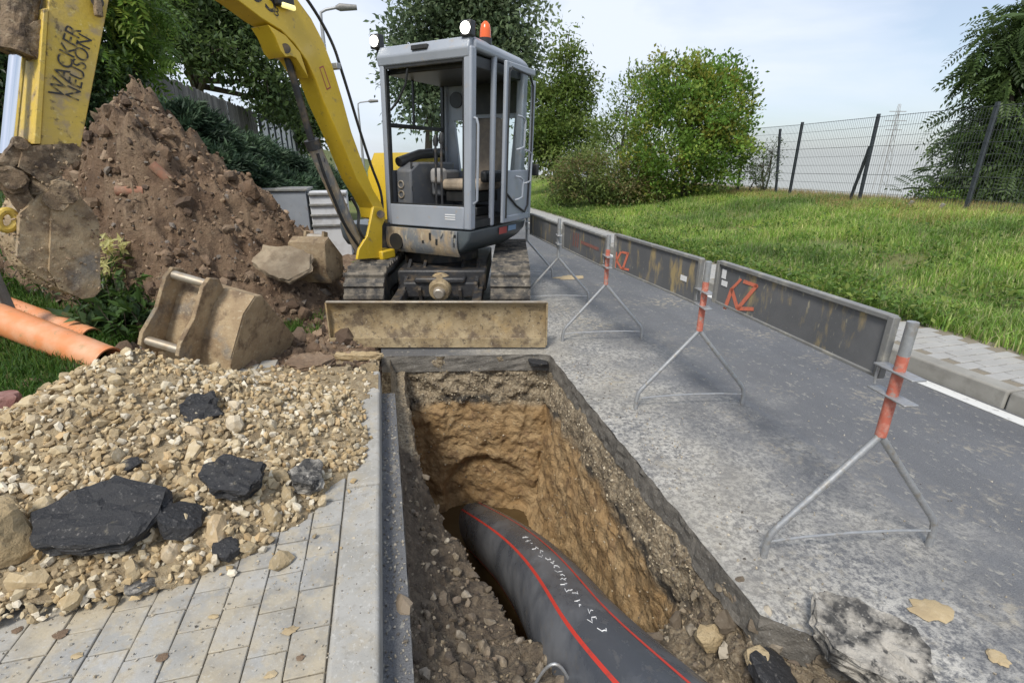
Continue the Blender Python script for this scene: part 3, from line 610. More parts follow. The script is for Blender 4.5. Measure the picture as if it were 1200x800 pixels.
while len(big) < 290 and tries < 60000:
    tries += 1; x = r.uniform(-2.5, -.2); y = r.uniform(1.55, 3.7); z = zgr(x, y)
    if z < .128 and not (z > .06 and r.random() < .10): continue
    if zgr(x, y, True) < .13 and y > 2.3 and r.random() < .9: continue
    if z < .115: z = .122
    fr_ = ss(2.7, 1.7, y); s = r.uniform(.026, .046) + fr_ * r.uniform(0, .028) + (.02 if r.random() < .08 else 0)
    if x > -.3 and s > .03: continue
    p = V((x, y, z + s * .28))
    if all(np.linalg.norm(p - q[0]) > (s + q[1]) * .85 for q in big): big.append((p, s))
for p, s in big: place_rock('stone', p, s, gravel, r=r)
pts, sz = [], []
for k in range(15000):
    x = r.uniform(-2.6, -.16); y = r.uniform(1.5, 3.8); z = zgr(x, y)
    if z < .126:
        if r.random() < .985 or z < .07: continue
        z = .124
    if zgr(x, y, True) < .13 and y > 2.3 and r.random() < .85: continue
    s = r.uniform(.007, .019) + (.012 if r.random() < .4 else 0); pts.append(V((x, y, z + s * .35))); sz.append(s)
rock_stuff('small_stones', pts, sz, pick(r, STONES + [(.36, .28, .17), (.30, .23, .14)], len(pts), .2), 'stone_attr', gravel, 1, 13)

def chunk(name, label, cat, c, size, rot, material, seed, planes=7, group=None, flatz=.4, sub=3):
    r = np.random.default_rng(seed); v, f = ICO[sub]
    n = [(0, 0, 1), (0, 0, -1)]; d = [flatz, flatz]
    for k in range(planes):
        a = 2 * math.pi * k / planes + r.uniform(-.3, .3); n.append((math.cos(a), math.sin(a), r.uniform(-.35, .35))); d.append(r.uniform(.7, .95))
    n = np.array(n); n /= np.linalg.norm(n, axis=1)[:, None]; q = v @ n.T; rad = np.where(q > .03, np.array(d)[None] / np.maximum(q, .03), 9).min(1); rad = np.minimum(rad, 1.55)
    v = v * rad[:, None]; v = v + np.array([[fbm(*(p * 1.0 + seed), 5.5) * .045 + fbm(*(p + seed), 2) * .05] * 3 for p in v]) * v
    v = v * np.array(size); me = arrmesh(name, v, None, f); o = finish(name, me, material, None, c, smooth=0); o.rotation_euler = rot
    return tag(o, label, cat, group)
def slab(name, label, cat, c, size, rot, material, seed, n=9, th=.1, under=None):
    """flat broken slab: irregular outline, flat top, ragged broken sides"""
    r = np.random.default_rng(seed); bm = bmesh.new(); ang = np.sort(np.linspace(0, 2 * math.pi, n, endpoint=False) + r.uniform(-.22, .22, n)); rad = r.uniform(.72, 1.08, n); rings = []
    for z, k in ((-.5, .84), (-.2, .97), (.2, 1.0), (.5, .97)):
        rings.append([bm.verts.new((math.cos(q) * R_ * k * size[0] * (1 + r.uniform(-.03, .03)), math.sin(q) * R_ * k * size[1] * (1 + r.uniform(-.03, .03)), z * th)) for q, R_ in zip(ang, rad)])
    for A, B_ in zip(rings, rings[1:]):
        for k in range(n): bm.faces.new((A[k], A[(k + 1) % n], B_[(k + 1) % n], B_[k]))
    for rg, z in ((rings[0][::-1], -.5), (rings[-1], .5)):
        cv = bm.verts.new((0, 0, z * th))
        for k in range(n): bm.faces.new((rg[k], rg[(k + 1) % n], cv))
    bmesh.ops.triangulate(bm, faces=bm.faces); bmesh.ops.subdivide_edges(bm, edges=bm.edges, cuts=3, use_grid_fill=True); bmesh.ops.triangulate(bm, faces=bm.faces)
    for v in bm.verts:
        p = v.co; a = fbm(p.x + seed, p.y, p.z, 22, 4) * .015 + fbm(p.x + seed, p.y, p.z, 60, 3) * .007; top = abs(p.z) > th * .47
        v.co += Vector((p.x, p.y, 0)).normalized() * a * (0.2 if top else 1.6) + Vector((0, 0, a * (1.0 if top else .5)))
    bmesh.ops.recalc_face_normals(bm, faces=bm.faces); me = bpy.data.meshes.new(name); bm.to_mesh(me); bm.free()
    o = finish(name, me, material, None, c, smooth=0); o.rotation_euler = rot
    return tag(o, label, cat)
def on_gr(x, y, up): d = min((abs(zgr(*(CAM + ray(x, y) * t)[:2]) - (CAM + ray(x, y) * t)[2]), t) for t in np.arange(1.2, 5, .01)); p = CAM + ray(x, y) * d[1]; return V((p[0], p[1], max(p[2], .12) + up))
AC = 'asphalt chunk'
slab('asphalt_chunk', 'large flat black asphalt slab lying on the front edge of the gravel heap', AC, on_gr(128, 618, .05), (.25, .17), (R(16), R(4), -.12), 'asphalt_chunk', 2, 8, .075)
slab('asphalt_chunk', 'wedge shaped black asphalt chunk on the right flank of the gravel heap', AC, on_gr(278, 572, .05), (.145, .10), (R(24), R(6), -.3), 'asphalt_chunk', 3, 7, .085)
slab('asphalt_chunk', 'upper black asphalt lump near the crest of the gravel heap', AC, on_gr(238, 487, .03), (.095, .085), (R(40), R(-8), .3), 'asphalt_chunk', 4, 7, .06)
slab('asphalt_chunk', 'grey topped black asphalt lump beside the kerb side of the gravel heap', AC, on_gr(362, 568, .04), (.085, .075), (R(10), R(8), .3), 'asphalt_chunk_dusty', 5, 8, .08)
chunk('asphalt_chunk', 'black asphalt lump wedged between the flat slab and the wedge shaped chunk', AC, on_gr(215, 612, .02), (.09, .08, .07), (.4, .3, 1), 'asphalt_chunk', 6, 6)
chunk('asphalt_chunk', 'small black asphalt piece at the foot of the gravel heap below the wedge shaped chunk', AC, on_gr(265, 648, .02), (.05, .045, .04), (.3, .1, .3), 'asphalt_chunk', 7, 6)
chunk('asphalt_chunk', 'crumbly black asphalt bit lying on the pavers at the heap foot', AC, on_gr(165, 690, .015), (.05, .04, .03), (0, 0, .3), 'asphalt_chunk_dusty', 8, 6)
chunk('asphalt_chunk', 'little black asphalt bit between stones halfway up the gravel heap', AC, on_gr(152, 548, .015), (.045, .035, .035), (.3, 0, .3), 'asphalt_chunk', 9, 6)
slab('asphalt_chunk', 'dusty broken asphalt slab lying at the broken corner of the road', AC, V((1.40, .84, .03)), (.13, .21), (R(4), R(-8), .12), 'asphalt_chunk_dusty', 10, 10, .11)
chunk('asphalt_chunk', 'black crumbled asphalt lump in the trench rubble next to the dusty slab', AC, V((1.14, .93, -.13)), (.10, .08, .07), (.3, .3, .3), 'asphalt_chunk', 11, 7)
chunk('asphalt_chunk', 'black asphalt lump stuck at the corner of the trench under the blade', AC, V((1.14, 3.62, -.06)), (.10, .06, .045), (.0, .1, -.2), 'asphalt_chunk', 12, 7)
mat('sandstone', (.36, .27, .15), .9, layers=[((.46, .37, .23), 8, .42, .64, .8), ((.24, .18, .10), 20, .54, .68, .7)], bump=[(40, .01), (12, .02)])
chunk('boulder', 'big yellow brown lump of sandstone on the pavement beside the flat asphalt slab', 'boulder', on_gr(0, 640, .05), (.11, .11, .12), (0, 0, .4), 'sandstone', 15, 7, flatz=.8)
p = gnd(2, 478, .2); chunk('boulder', 'reddish purple stone in the grass behind the gravel heap', 'boulder', p + V((0, 0, .02)), (.13, .10, .09), (0, 0, .2), 'red_stone', 16, 7, flatz=.7)
p = V((1.06, 1.17, -.2)); chunk('loose_stone', 'pale pointed stone at the top of the trench ramp', 'stone', p, (.05, .04, .04), (.3, 0, 0), 'sandstone', 17, 5, flatz=.8, sub=2)
p = V((1.12, .99, -.1)); chunk('loose_stone', 'flat cream stone near the broken road corner', 'stone', p, (.06, .035, .025), (.1, 0, .4), 'sandstone', 18, 5, flatz=.6, sub=2)
# slab and lumps in the mud between the heap and the blade
mat('clod_fixed', (.17, .115, .075), .95, layers=[((.26, .19, .13), 9, .45, .65, .7)], bump=[(45, .012)])
mat('slab_sand', (.25, .19, .125), .9, layers=[((.36, .29, .20), 7, .42, .62, .8), ((.2, .15, .1), 14, .52, .66, .7)], bump=[(30, .012), (90, .004)])
p = atY(330, 303, 5.0); slab('concrete_slab', 'tilted sandy slab with a black underside lying on the foot of the dirt heap', 'slab', V((p[0], p[1], p[2] - .06)), (.34, .24), (R(34), R(16), -.35), 'slab_sand', 23, 7, .09)
p = gnd(365, 430, .1); slab('mud_block', 'square muddy block beside the kerb end under the blade', 'block', V((p[0], p[1], .1)), (.17, .13), (.1, 0, .1), 'clod_fixed', 24, 6, .13)
p = gnd(425, 420, .06); slab('flat_stone', 'flat tan slab in the mud in front of the blade corner', 'slab', V((p[0] - .02, p[1] - .02, .09)), (.20, .06), (0, 0, -.2), 'sandstone', 25, 7, .05)
# rubble scattered on the road
r = np.random.default_rng(61); pts, sz = [], []
for k in range(900):
    x = 1.25 + abs(r.normal()) * .9; y = r.uniform(.5, 9)
    if x > 3.6 or x < edgeX(y) + .02: continue
    pts.append(V((x, y, .002))); sz.append(r.uniform(.002, .007))
for k in range(200): x = r.uniform(1.22, 1.5); y = r.uniform(.9, 3.6); pts.append(V((x + .02, y, .003))); sz.append(r.uniform(.003, .009))
for k in range(1500): pts.append(V((r.uniform(-1.6, -.13), .75 + 1.3 * r.random() ** .7, .1255))); sz.append(r.uniform(.0015, .005) * (2 if r.random() < .04 else 1))
rock_stuff('grit', pts, sz, pick(r, [(.40, .34, .25), (.3, .26, .2), (.10, .09, .08), (.46, .42, .35)], len(pts)), 'stone_attr', None, 1, 17, 'loose grit scattered over the road and pavers', 'grit')

mat('dried_mud', (.40, .31, .18), .9, layers=[((.30, .23, .14), 12, .45, .65, .7), ((.48, .40, .27), 30, .5, .7, .5)], bump=[(50, .004)])
for (x, y, a, b2, lab) in ((1092, 714, .075, .05, 'tan patch of dried mud on the road near the free end stand'), (668, 325, .22, .13, 'brownish dried mud smear on the road beside the right track'), (1170, 770, .03, .03, 'small spot of dried mud on the road beyond the tan patch')):
    p = gnd(x, y, .004); n = 26; rad = [1 + .35 * fbm(math.cos(q) + x, math.sin(q), 0, 1.7) for q in np.linspace(0, 6.283, n, endpoint=False)]
    ring = [(p[0] + a * R_ * math.cos(q), p[1] + b2 * R_ * math.sin(q), .0035) for q, R_ in zip(np.linspace(0, 6.283, n, endpoint=False), rad)]; ring2 = [(p[0] + (q[0] - p[0]) * .8, p[1] + (q[1] - p[1]) * .8, .009) for q in ring]
    mb = MB(); mb.add(ring + ring2 + [(p[0], p[1], .010)], [(k, (k + 1) % n, n + (k + 1) % n, n + k) for k in range(n)] + [(n + k, n + (k + 1) % n, 2 * n) for k in range(n)]); tag(mb.build('mud_patch', 'dried_mud'), lab, 'mud patch')

r = np.random.default_rng(77)
for k, (x, y, a) in enumerate(((72, 742, .022), (90, 768, .016), (190, 770, .02), (340, 738, .024), (352, 770, .014), (250, 722, .015), (20, 738, .016), (318, 790, .018))):
    p = gnd(x, y, .124); n = 16; ring = [(p[0] + a * (1 + .5 * fbm(math.cos(q) + k, math.sin(q), 0, 1.5)) * math.cos(q), p[1] + a * .7 * (1 + .5 * fbm(math.cos(q), math.sin(q) + k, 2, 1.5)) * math.sin(q), .1245) for q in np.linspace(0, 6.283, n, endpoint=False)]
    mb = MB(); mb.add(ring + [(p[0], p[1], .130)], [(i, (i + 1) % n, n) for i in range(n)]); o = mb.build('mud_splat', 'dried_mud' if k % 2 else 'clod_fixed'); tag(o, 'small splat of mud dropped on the concrete pavers', 'mud patch', 'mud splats on the pavers')

# ---- big black pipe in the trench
ctrl = [(1.25, -1.9, .21), (1.10, -1.2, .21), (.95, -.5, .19), (.83, .1, .10), (.75, .6, -.06)] + [tuple(CAM + ray(x, y) * zc) for x, y, zc in ((706, 790, 1.92), (678, 745, 2.26), (652, 703, 2.70), (622, 664, 3.3), (588, 636, 4.0), (560, 617, 4.7))]; ctrl.append(tuple(V(ctrl[-1]) * 2 - V(ctrl[-2])))
def catmull(P, n):
    P = [V(p) for p in P]; P = [2 * P[0] - P[1]] + P + [2 * P[-1] - P[-2]]; out = []
    for i in range(1, len(P) - 2):
        for t in np.linspace(0, 1, n, endpoint=False):
            a, b2, c, d = P[i - 1:i + 3]; out.append(.5 * (2 * b2 + (c - a) * t + (2 * a - 5 * b2 + 4 * c - d) * t * t + (3 * b2 - a - 3 * c + d) * t ** 3))
    return out + [P[-2]]
PIPE = np.array(catmull(ctrl, 10)); PR = .215
for k in range(90): PIPE[1:-1] = PIPE[1:-1] * .5 + (PIPE[:-2] + PIPE[2:]) * .25
PIPE = list(PIPE)
pipe = thing('water_main', 'thick black plastic pipe with red stripes curving down into the trench', 'pipe', (1.02, -1.2, 0))
mb = MB(); mb.tube(PIPE, PR, 48); body = mb.build('pipe_wall', 'hdpe', pipe)
def frame(i):
    d = PIPE[min(i + 1, len(PIPE) - 1)] - PIPE[max(i - 1, 0)]; d = d / np.linalg.norm(d); s = np.cross(d, V((0, 0, 1))); s /= np.linalg.norm(s); u = np.cross(s, d); return d, s, u
def surf(i, a, off=.0012):
    i0 = int(i); t = i - i0; d, s, u = frame(i0); c = PIPE[i0] if i0 + 1 >= len(PIPE) else PIPE[i0] * (1 - t) + PIPE[i0 + 1] * t
    return c + (PR + off) * (u * math.cos(a) + s * math.sin(a))
for a0 in (-.56, .26, 1.9, -1.9, 2.9):
    mb = MB(); vs = []; hw = .036 if a0 < 0 else .028
    for i in range(len(PIPE)):
        for q in (-1, 0, 1): vs.append(surf(i, a0 + q * hw))
    mb.add(vs, [(3 * i + q, 3 * i + q + 1, 3 * i + q + 4, 3 * i + q + 3) for i in range(len(PIPE) - 1) for q in (0, 1)]); mb.build('red_stripe', 'hdpe_stripe', pipe)
r = np.random.default_rng(71)
for i in np.arange(50, 80, 1.5):          # chalk scribbles along the crown of the pipe
    a = -.08 + r.uniform(-.06, .06); mb = MB(); n = r.integers(4, 7); pts = [surf(i + r.uniform(-.5, .5), a + .09 * (k / n - .5) * 2 * r.choice([1, 1, .5]) + r.uniform(-.03, .03), .0015) for k in range(n)]
    mb.tube(pts, r.uniform(.0012, .0024), 4); mb.build('chalk_mark', 'chalk', pipe, smooth=0)
mb = MB(); c = V((.43, 1.22, -.30)); mb.tube([c + V((-.05 + .011 * k, -.004 * k, .15 * math.sin(math.pi * k / 14) - .03)) for k in range(15)], .006, 8)
tag(mb.build('wire_loop', 'galvanised'), 'thin bent grey wire hoop beside the black pipe', 'wire')

# ---- orange sewer pipes
def sewer(name, label, a, b2, rad, group=None, material='pvc_orange', rim=.012):
    a, b2 = V(a), V(b2); d = (b2 - a) / np.linalg.norm(b2 - a); t = thing(name, label, 'pipe', tuple(a), group); n = 32
    u = np.cross(d, V((0, 0, 1))); u /= np.linalg.norm(u); w = np.cross(u, d); vs, fs = [], []
    for p, rad_ in ((a, rad), (b2, rad), (b2, rad - rim), (a, rad - rim)): vs += [p + rad_ * (u * math.cos(2 * math.pi * k / n) + w * math.sin(2 * math.pi * k / n)) for k in range(n)]
    for q in range(4):
        for k in range(n): fs.append((q * n + k, q * n + (k + 1) % n, ((q + 1) % 4) * n + (k + 1) % n, ((q + 1) % 4) * n + k))
    mb = MB(); mb.add(vs, fs); mb.build('pipe_wall', material, t)
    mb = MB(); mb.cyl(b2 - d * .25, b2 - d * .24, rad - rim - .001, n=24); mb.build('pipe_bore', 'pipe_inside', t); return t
a = CAM + ray(-60, 350) * 3.78; b2 = CAM + ray(128, 424) * 3.6
sewer('sewer_pipe', 'long orange plastic sewer pipe with its end buried in the gravel heap', a, b2, .112)
a = CAM + ray(70, 382) * 4.1; b2 = CAM + ray(108, 396) * 4.02; a = a + (a - b2) * 2
sewer('sewer_pipe', 'shorter pale orange pipe lying in the grass behind the long one', a, b2, .085)
for (x1, y1, x2, y2, Y, rad, lab) in [(137, 224, 170, 225, 5.75, .05, 'red clay pipe stub lying level on the dirt heap'), (178, 193, 200, 213, 5.85, .045, 'tilted red clay pipe shard high on the dirt heap')]:
    P1 = atY(x1, y1, Y); Y1 = min(np.arange(4.6, 6.2, .02), key=lambda q: abs(zheap(*atY(x1, y1, q)[:2]) - atY(x1, y1, q)[2])); P1 = atY(x1, y1, Y1 - .07); P2 = atY(x2, y2, Y1 - .07)
    sewer('clay_pipe', lab, P2, P1, rad, material='clay_pipe')

# ---- loose excavator buckets
def bucket(label, org, w, e, width, prof, ears, material, earh):
    """side profile in (e, z), extruded along w; ears stand on the back of the shell"""
    org, w, e = V(org), V(w), V(e); k = V((0, 0, 1)); t = thing('excavator_bucket', label, 'bucket', tuple(org)); pt = lambda a, z, q: org + e * a + k * z + w * q
    for q in (-width / 2, width / 2 - .022): mb = MB(); mb.prism([pt(a, z, q) for a, z in prof['side']], w * .022); mb.build('side_plate', material, t, bevel=.004)
    sh = prof['shell']; nrm = []
    for i in range(len(sh)):
        a = np.array(sh[max(0, i - 1)]); b2 = np.array(sh[min(len(sh) - 1, i + 1)]); d = (b2 - a) / np.linalg.norm(b2 - a); nrm.append(e * d[1] * -.016 + k * d[0] * .016)
    mb = MB(); mb.strip([pt(a, z, -width / 2 + .005) for a, z in sh], w * (width - .01), [tuple(n) for n in nrm]); mb.build('shell', material, t)
    mb = MB(); a, z = sh[0]; mb.box(pt(a, z, 0), (width + .03, .035, .05), (w, e, k)); mb.build('cutting_edge', 'bare_steel', t, bevel=.006)
    for q in ears: mb = MB(); mb.prism([pt(a, z, q - .014) for a, z in earh], w * .028); mb.build('ear', material, t, bevel=.004)
    for a, z in prof['pins']: mb = MB(); mb.cyl(pt(a, z, min(ears)), pt(a, z, max(ears)), .03, n=18); mb.build('pin', 'bare_steel', t)
    return t
hr, hf = rt, fh
w = .985 * hr - .17 * hf; e = .17 * hr + .985 * hf
prof = dict(side=[(-.02, .0), (.02, .22), (.14, .50), (.25, .60), (.33, .58), (.82, .06), (.76, -.02), (.30, -.03)],
            shell=[(.79, .0), (.3, -.02), (.02, .02), (.03, .22), (.14, .50), (.25, .59), (.33, .57)], pins=[(.10, .66), (-.13, .26)])
ear = [(.02, .12), (.04, .22), (.15, .50), (.24, .58), (.19, .68), (.10, .71), (.04, .66), (-.04, .46), (-.16, .32), (-.18, .24), (-.10, .16)]
o = gnd(226, 446, .06); t = bucket('muddy digging bucket with two ears standing behind the gravel heap', (o[0], o[1], .10), w, e, .58, prof, (-.22, .05), 'bucket_steel', ear); t.rotation_mode = 'QUATERNION'; t.rotation_quaternion = Matrix.Rotation(R(13), 4, Vector(e)).to_quaternion()
p = atY(358, 300, 5.15); w2 = .97 * hr - .2 * hf; e2 = .2 * hr + .97 * hf
prof2 = dict(side=[(-.02, .05), (.0, .26), (.10, .30), (.30, .10), (.28, -.1), (.05, -.12)], shell=[(.28, -.1), (.06, -.12), (-.01, .0), (-.0, .15), (.02, .26), (.10, .30)], pins=[(.18, .3)])
bucket('grey brown wide ditching bucket half buried at the dirt heap foot', (p[0] + .02, p[1], p[2] - .14), w2, e2, .40, prof2, (-.1, .1), 'bucket_steel', [(.10, .2), (.16, .36), (.22, .34), (.2, .2)])
p = gnd(315, 362, .08); mb = MB(); mb.box((p[0], p[1], .13), (.035, .035, .22), ((1, 0, .05), (0, 1, 0), (-.05, 0, 1))); mb.cyl((p[0], p[1], .24), (p[0] + .005, p[1], .27), .012, n=10)
tag(mb.build('marker_peg', 'red_plastic', bevel=.005), 'short red peg standing in the mud by the loose bucket', 'peg')
a = atD(6, 355, 3.6); mb = MB(); mb.prism([(a[0] - .12, a[1], .15), (a[0], a[1], .15), (a[0] - .07, a[1] + .02, 1.0), (a[0] - .15, a[1] + .02, 1.0)], (.02, .09, 0))
tag(mb.build('wooden_post', 'old_post', bevel=.006), 'leaning grey weathered wooden post behind the raised bucket', 'post')
# grey steel container behind the dirt heap
p = atY(325, 222, 8.6); q = atY(358, 224, 8.6); s_ = atY(392, 226, 8.2)
ct = thing('steel_container', 'grey steel site container with white ribbed end behind the dirt heap', 'container', (q[0], q[1], .1))
mb = MB(); zt = q[2]; mb.box((q[0] - .45, q[1] + .35, zt / 2 + .05), (.9, .7, zt - .1)); mb.build('box', 'skip_grey', ct, bevel=.01)
mb = MB(); mb.box((q[0] - .45, q[1] + .35, zt + .02), (.96, .76, .04)); mb.build('rim', 'panel_rim', ct, bevel=.008)
mb = MB(); mb.box((q[0] + .32, q[1] + .2, zt / 2), (.56, .4, zt - .02)); mb.build('end_box', 'skip_white', ct, bevel=.01)
for k in range(4): mb = MB(); mb.box((q[0] + .32, q[1] - .01, zt - .05 - .16 * k), (.58, .05, .035)); mb.build('rib', 'panel_rim', ct, bevel=.006)

# ================================================================== ROAD BARRIERS
st = thing('barrier_stand', 'x', 'barrier stand', (0, 0, 0), 'barrier stands along the trench')
def stand_part(name, m, fn, bev=0): mb = MB(); fn(mb); return mb.build(name, m, st, bevel=bev)
stand_part('post', 'orange_paint', lambda b: b.cyl((0, 0, .54), (0, 0, .86), .019, n=16))
stand_part('post_top', 'galvanised', lambda b: b.cyl((0, 0, .86), (0, 0, .985), .0185, n=16))
for s in (-1, 1): stand_part('leg', 'galvanised', lambda b: b.tube([(0, 0, .56), (.01 * s, 0, .53), (.15 * s, 0, .36), (.33 * s, 0, .145), (.352 * s, 0, .11), (.36 * s, 0, .06), (.36 * s, 0, .0)], .0135, 12))
stand_part('crossbar', 'galvanised', lambda b: b.tube([(-.355, 0, .075), (-.2, .004, .083), (0, .004, .088), (.2, .003, .085), (.355, 0, .075)], .0055, 8))
for z in (.80, .705):
    stand_part('bracket', 'galvanised', lambda b: b.box((0, 0, z), (.055, .17, .007)), .002)
stand_part('hook', 'galvanised', lambda b: b.tube([(-.01, .075, .80), (-.01, .078, .75), (-.01, .075, .72)], .005, 8))
SP = [(1.73, 1.235), (1.83, 2.53), (1.80, 3.85), (1.82, 5.15), (1.84, 6.5)]
SL = ['barrier stand at the free end of the barrier row, with a worn orange post', 'orange barrier stand between the last barrier panel and the one with the smaller sprayed KZ', 'orange barrier stand between the smaller KZ panel and the faintly sprayed panel', 'grey barrier stand in front of the plain barrier panel by the excavator', 'barrier stand half hidden behind the excavator body']
for i, (x, y) in enumerate(SP):
    if i == 0: st.location = (x, y, 0); st['label'] = SL[0]; st.rotation_euler = (0, 0, R(-9))
    else:
        q = dup(st, (x, y, 0), R(-9 - (i == 3) * 3), SL[i], scale=(1, 1, .965 - .02 * (i > 1)))
        if i >= 3:
            for ch in q.children:
                if ch.name.startswith('post'): ch.data = ch.data.copy(); ch.data.materials.clear(); ch.data.materials.append(MATS['galvanised'])
def stroke(mb, pts, wd, P):
    for (a, b2) in zip(pts, pts[1:]):
        a, b2 = np.array(a), np.array(b2); d = (b2 - a) / np.linalg.norm(b2 - a); n = np.array([-d[1], d[0]]) * wd / 2; a = a - d * wd * .3; b2 = b2 + d * wd * .3
        mb.add([P(*(a - n)), P(*(b2 - n)), P(*(b2 + n)), P(*(a + n))], [(0, 1, 2, 3)])
PN = [((1.765, 1.325), (1.83, 2.42), .975, .735), ((1.85, 2.62), (1.83, 3.76), .95, .665), ((1.83, 3.93), (1.845, 5.06), .905, .63), ((1.85, 5.24), (1.87, 6.4), .87, .60)]
PLB = ['mud splashed grey barrier panel with a large orange sprayed KZ', 'grey barrier panel with a smaller orange sprayed KZ', 'grey barrier panel with faint worn red spray', 'grey barrier panel reaching behind the excavator']
for i, (a, b2, zt, zb) in enumerate(PN):
    a, b2 = V((*a, 0)), V((*b2, 0)); d = (b2 - a); Ln = np.linalg.norm(d); d /= Ln; nrm = np.cross(d, V((0, 0, 1))); nrm = -nrm if nrm[0] > 0 else nrm
    t = thing('barrier_board', PLB[i], 'road barrier', tuple(a), 'barrier panels hung between the stands'); k = V((0, 0, 1)); ax = (d, nrm, k)
    mb = MB(); mb.box((a + b2) / 2 + k * (zt + zb) / 2, (Ln - .02, .006, zt - zb - .02), ax); mb.build('face', 'panel_face', t)
    mb = MB(); mb.box((a + b2) / 2 + k * (zt - .008), (Ln, .034, .022), ax); mb.build('top_rail', 'panel_rim', t, bevel=.004)
    mb = MB(); mb.box((a + b2) / 2 + k * (zb + .005), (Ln, .024, .014), ax); mb.build('bottom_rail', 'panel_rim', t, bevel=.003)
    for q in (a, b2): mb = MB(); mb.box(q + k * (zt + zb) / 2 + nrm * .004, (.026, .03, zt - zb), ax); mb.build('end_rail', 'panel_rim', t, bevel=.003)
    o0 = b2 if i < 3 else a
    P = lambda u, z: b2 - d * u + k * (zb + z) + nrm * .0052       # u runs from the far end towards the camera
    def Q(x, y): r_ = ray(x, y); p_ = a + nrm * .0052; return CAM + r_ * (((p_ - CAM) @ nrm) / (r_ @ nrm))
    Q2 = lambda x, y: Q(x, y) + nrm * .0006
    if i == 0:
        mb = MB(); stroke(mb, [(849.5, 361), (857.5, 339), (864, 361)], 4.2, Q); stroke(mb, [(858, 338), (868, 327.5)], 3, Q); mb.build('sprayed_letter_k', 'spray_orange', t, smooth=0)
        mb = MB(); stroke(mb, [(872.5, 330), (886.5, 335), (864.5, 361.5), (882, 362)], 4.4, Q2); mb.build('sprayed_letter_z', 'spray_orange', t, smooth=0)
        for (u, z, ww, hh) in ((.055, .175, .04, .05), (.07, .125, .055, .03)): mb = MB(); mb.box(P(u, z) + nrm * .0008, (ww, .001, hh), ax); mb.build('sticker', 'white_sticker', t, smooth=0)
    elif i == 1:
        mb = MB(); stroke(mb, [(722, 296), (720.5, 314)], 2.6, Q); stroke(mb, [(727.5, 295.5), (722.5, 305), (728, 314.5)], 2.4, Q); mb.build('sprayed_letter_k', 'spray_orange', t, smooth=0)
        mb = MB(); stroke(mb, [(729.5, 295.5), (736, 297), (730, 314.5), (736.5, 316)], 2.6, Q2); mb.build('sprayed_letter_z', 'spray_orange', t, smooth=0)
        mb = MB(); mb.box(P(.98, .13) + nrm * .0008, (.07, .001, .035), ax); mb.build('sticker', 'white_sticker', t, smooth=0)
    elif i == 2:
        for u in (.30, .37, .43): mb = MB(); stroke(mb, [(u, .08), (u + .01, .20)], .03, P); mb.build('worn_spray', 'spray_faint', t, smooth=0)
        mb = MB(); stroke(mb, [(.52, .14), (.95, .14)], .03, P); mb.build('worn_spray', 'spray_faint', t, smooth=0)

# ================================================================== EXCAVATOR
EX = thing('excavator', 'yellow and grey mini excavator with mud splashed blade straddling the trench end', 'excavator', (.70, 5.72, 0))
K = V((0, 0, 1)); UF = V((-.675, -.737, 0)); UL = V((.737, -.675, 0)); UC = V((.515, 5.83, 0))
def U(f, l, z): return UC + UF * f + UL * l + K * z + rt * .033 * z
UAX = (UF, UL, K)
BF = V((-math.sin(YAW), -math.cos(YAW), 0)); BL = V((math.cos(YAW), -math.sin(YAW), 0)); BC = V((.70, 5.72, 0))
def B(f, l, z): return BC + BF * f + BL * l + K * z
BAX = (BF, BL, K)
def part(name, material, fn, parent=EX, bevel=0, smooth=35, seg=2, label=None):
    mb = MB(); fn(mb); o = mb.build(name, material, parent, bevel, smooth, seg)
    if label: o['label'] = label
    return o
def ubox(mb, f0, f1, l0, l1, z0, z1):
    vs = [U(f, l, z) for f in (f0, f1) for l in (l0, l1) for z in (z0, z1)]
    return mb.add(vs, [(0, 1, 3, 2), (4, 6, 7, 5), (0, 4, 5, 1), (2, 3, 7, 6), (0, 2, 6, 4), (1, 5, 7, 3)])
# --- undercarriage
part('frame', 'black_steel', lambda m: (m.box(B(0, 0, .36), (1.5, .9, .22), BAX), m.box(B(.55, 0, .30), (.7, .75, .16), BAX), m.box(B(.78, 0, .40), (.3, .5, .06), BAX)), bevel=.02)
for l in (-.36, -.2, .2, .36): part('frame_rib', 'black_steel', lambda m: m.bar(B(.92, l, .24), B(.45, l, .46), .03, .16))
part('swivel_cover', 'blade_steel', lambda m: m.cyl(B(.80, 0, .34), B(.98, 0, .30), .13, .10, n=24), bevel=.01)
part('swivel_hub', 'bare_steel', lambda m: m.cyl(B(.97, 0, .30), B(1.04, 0, .29), .065, .05, n=20), bevel=.01)
part('turntable', 'black_steel', lambda m: m.cyl(B(-.05, -.1, .44), B(-.05, -.1, .62), .42, n=40))
TR, TL = .235, 1.72
def tpath(s):                                  # s in [0, perimeter) -> (f, z, tangent angle)
    a = math.pi * TR; per = 2 * TL + 2 * a; s %= per
    if s < TL: return TL / 2 - s, .26 + TR, math.pi
    s -= TL
    if s < a: q = s / TR; return -TL / 2 - TR * math.sin(q), .26 + TR * math.cos(q), math.pi + q
    s -= a
    if s < TL: return -TL / 2 + s, .26 - TR, 0
    s -= TL; q = s / TR; return TL / 2 + TR * math.sin(q), .26 - TR * math.cos(q), q
PER = 2 * TL + 2 * math.pi * TR; NL = 50; lug = None
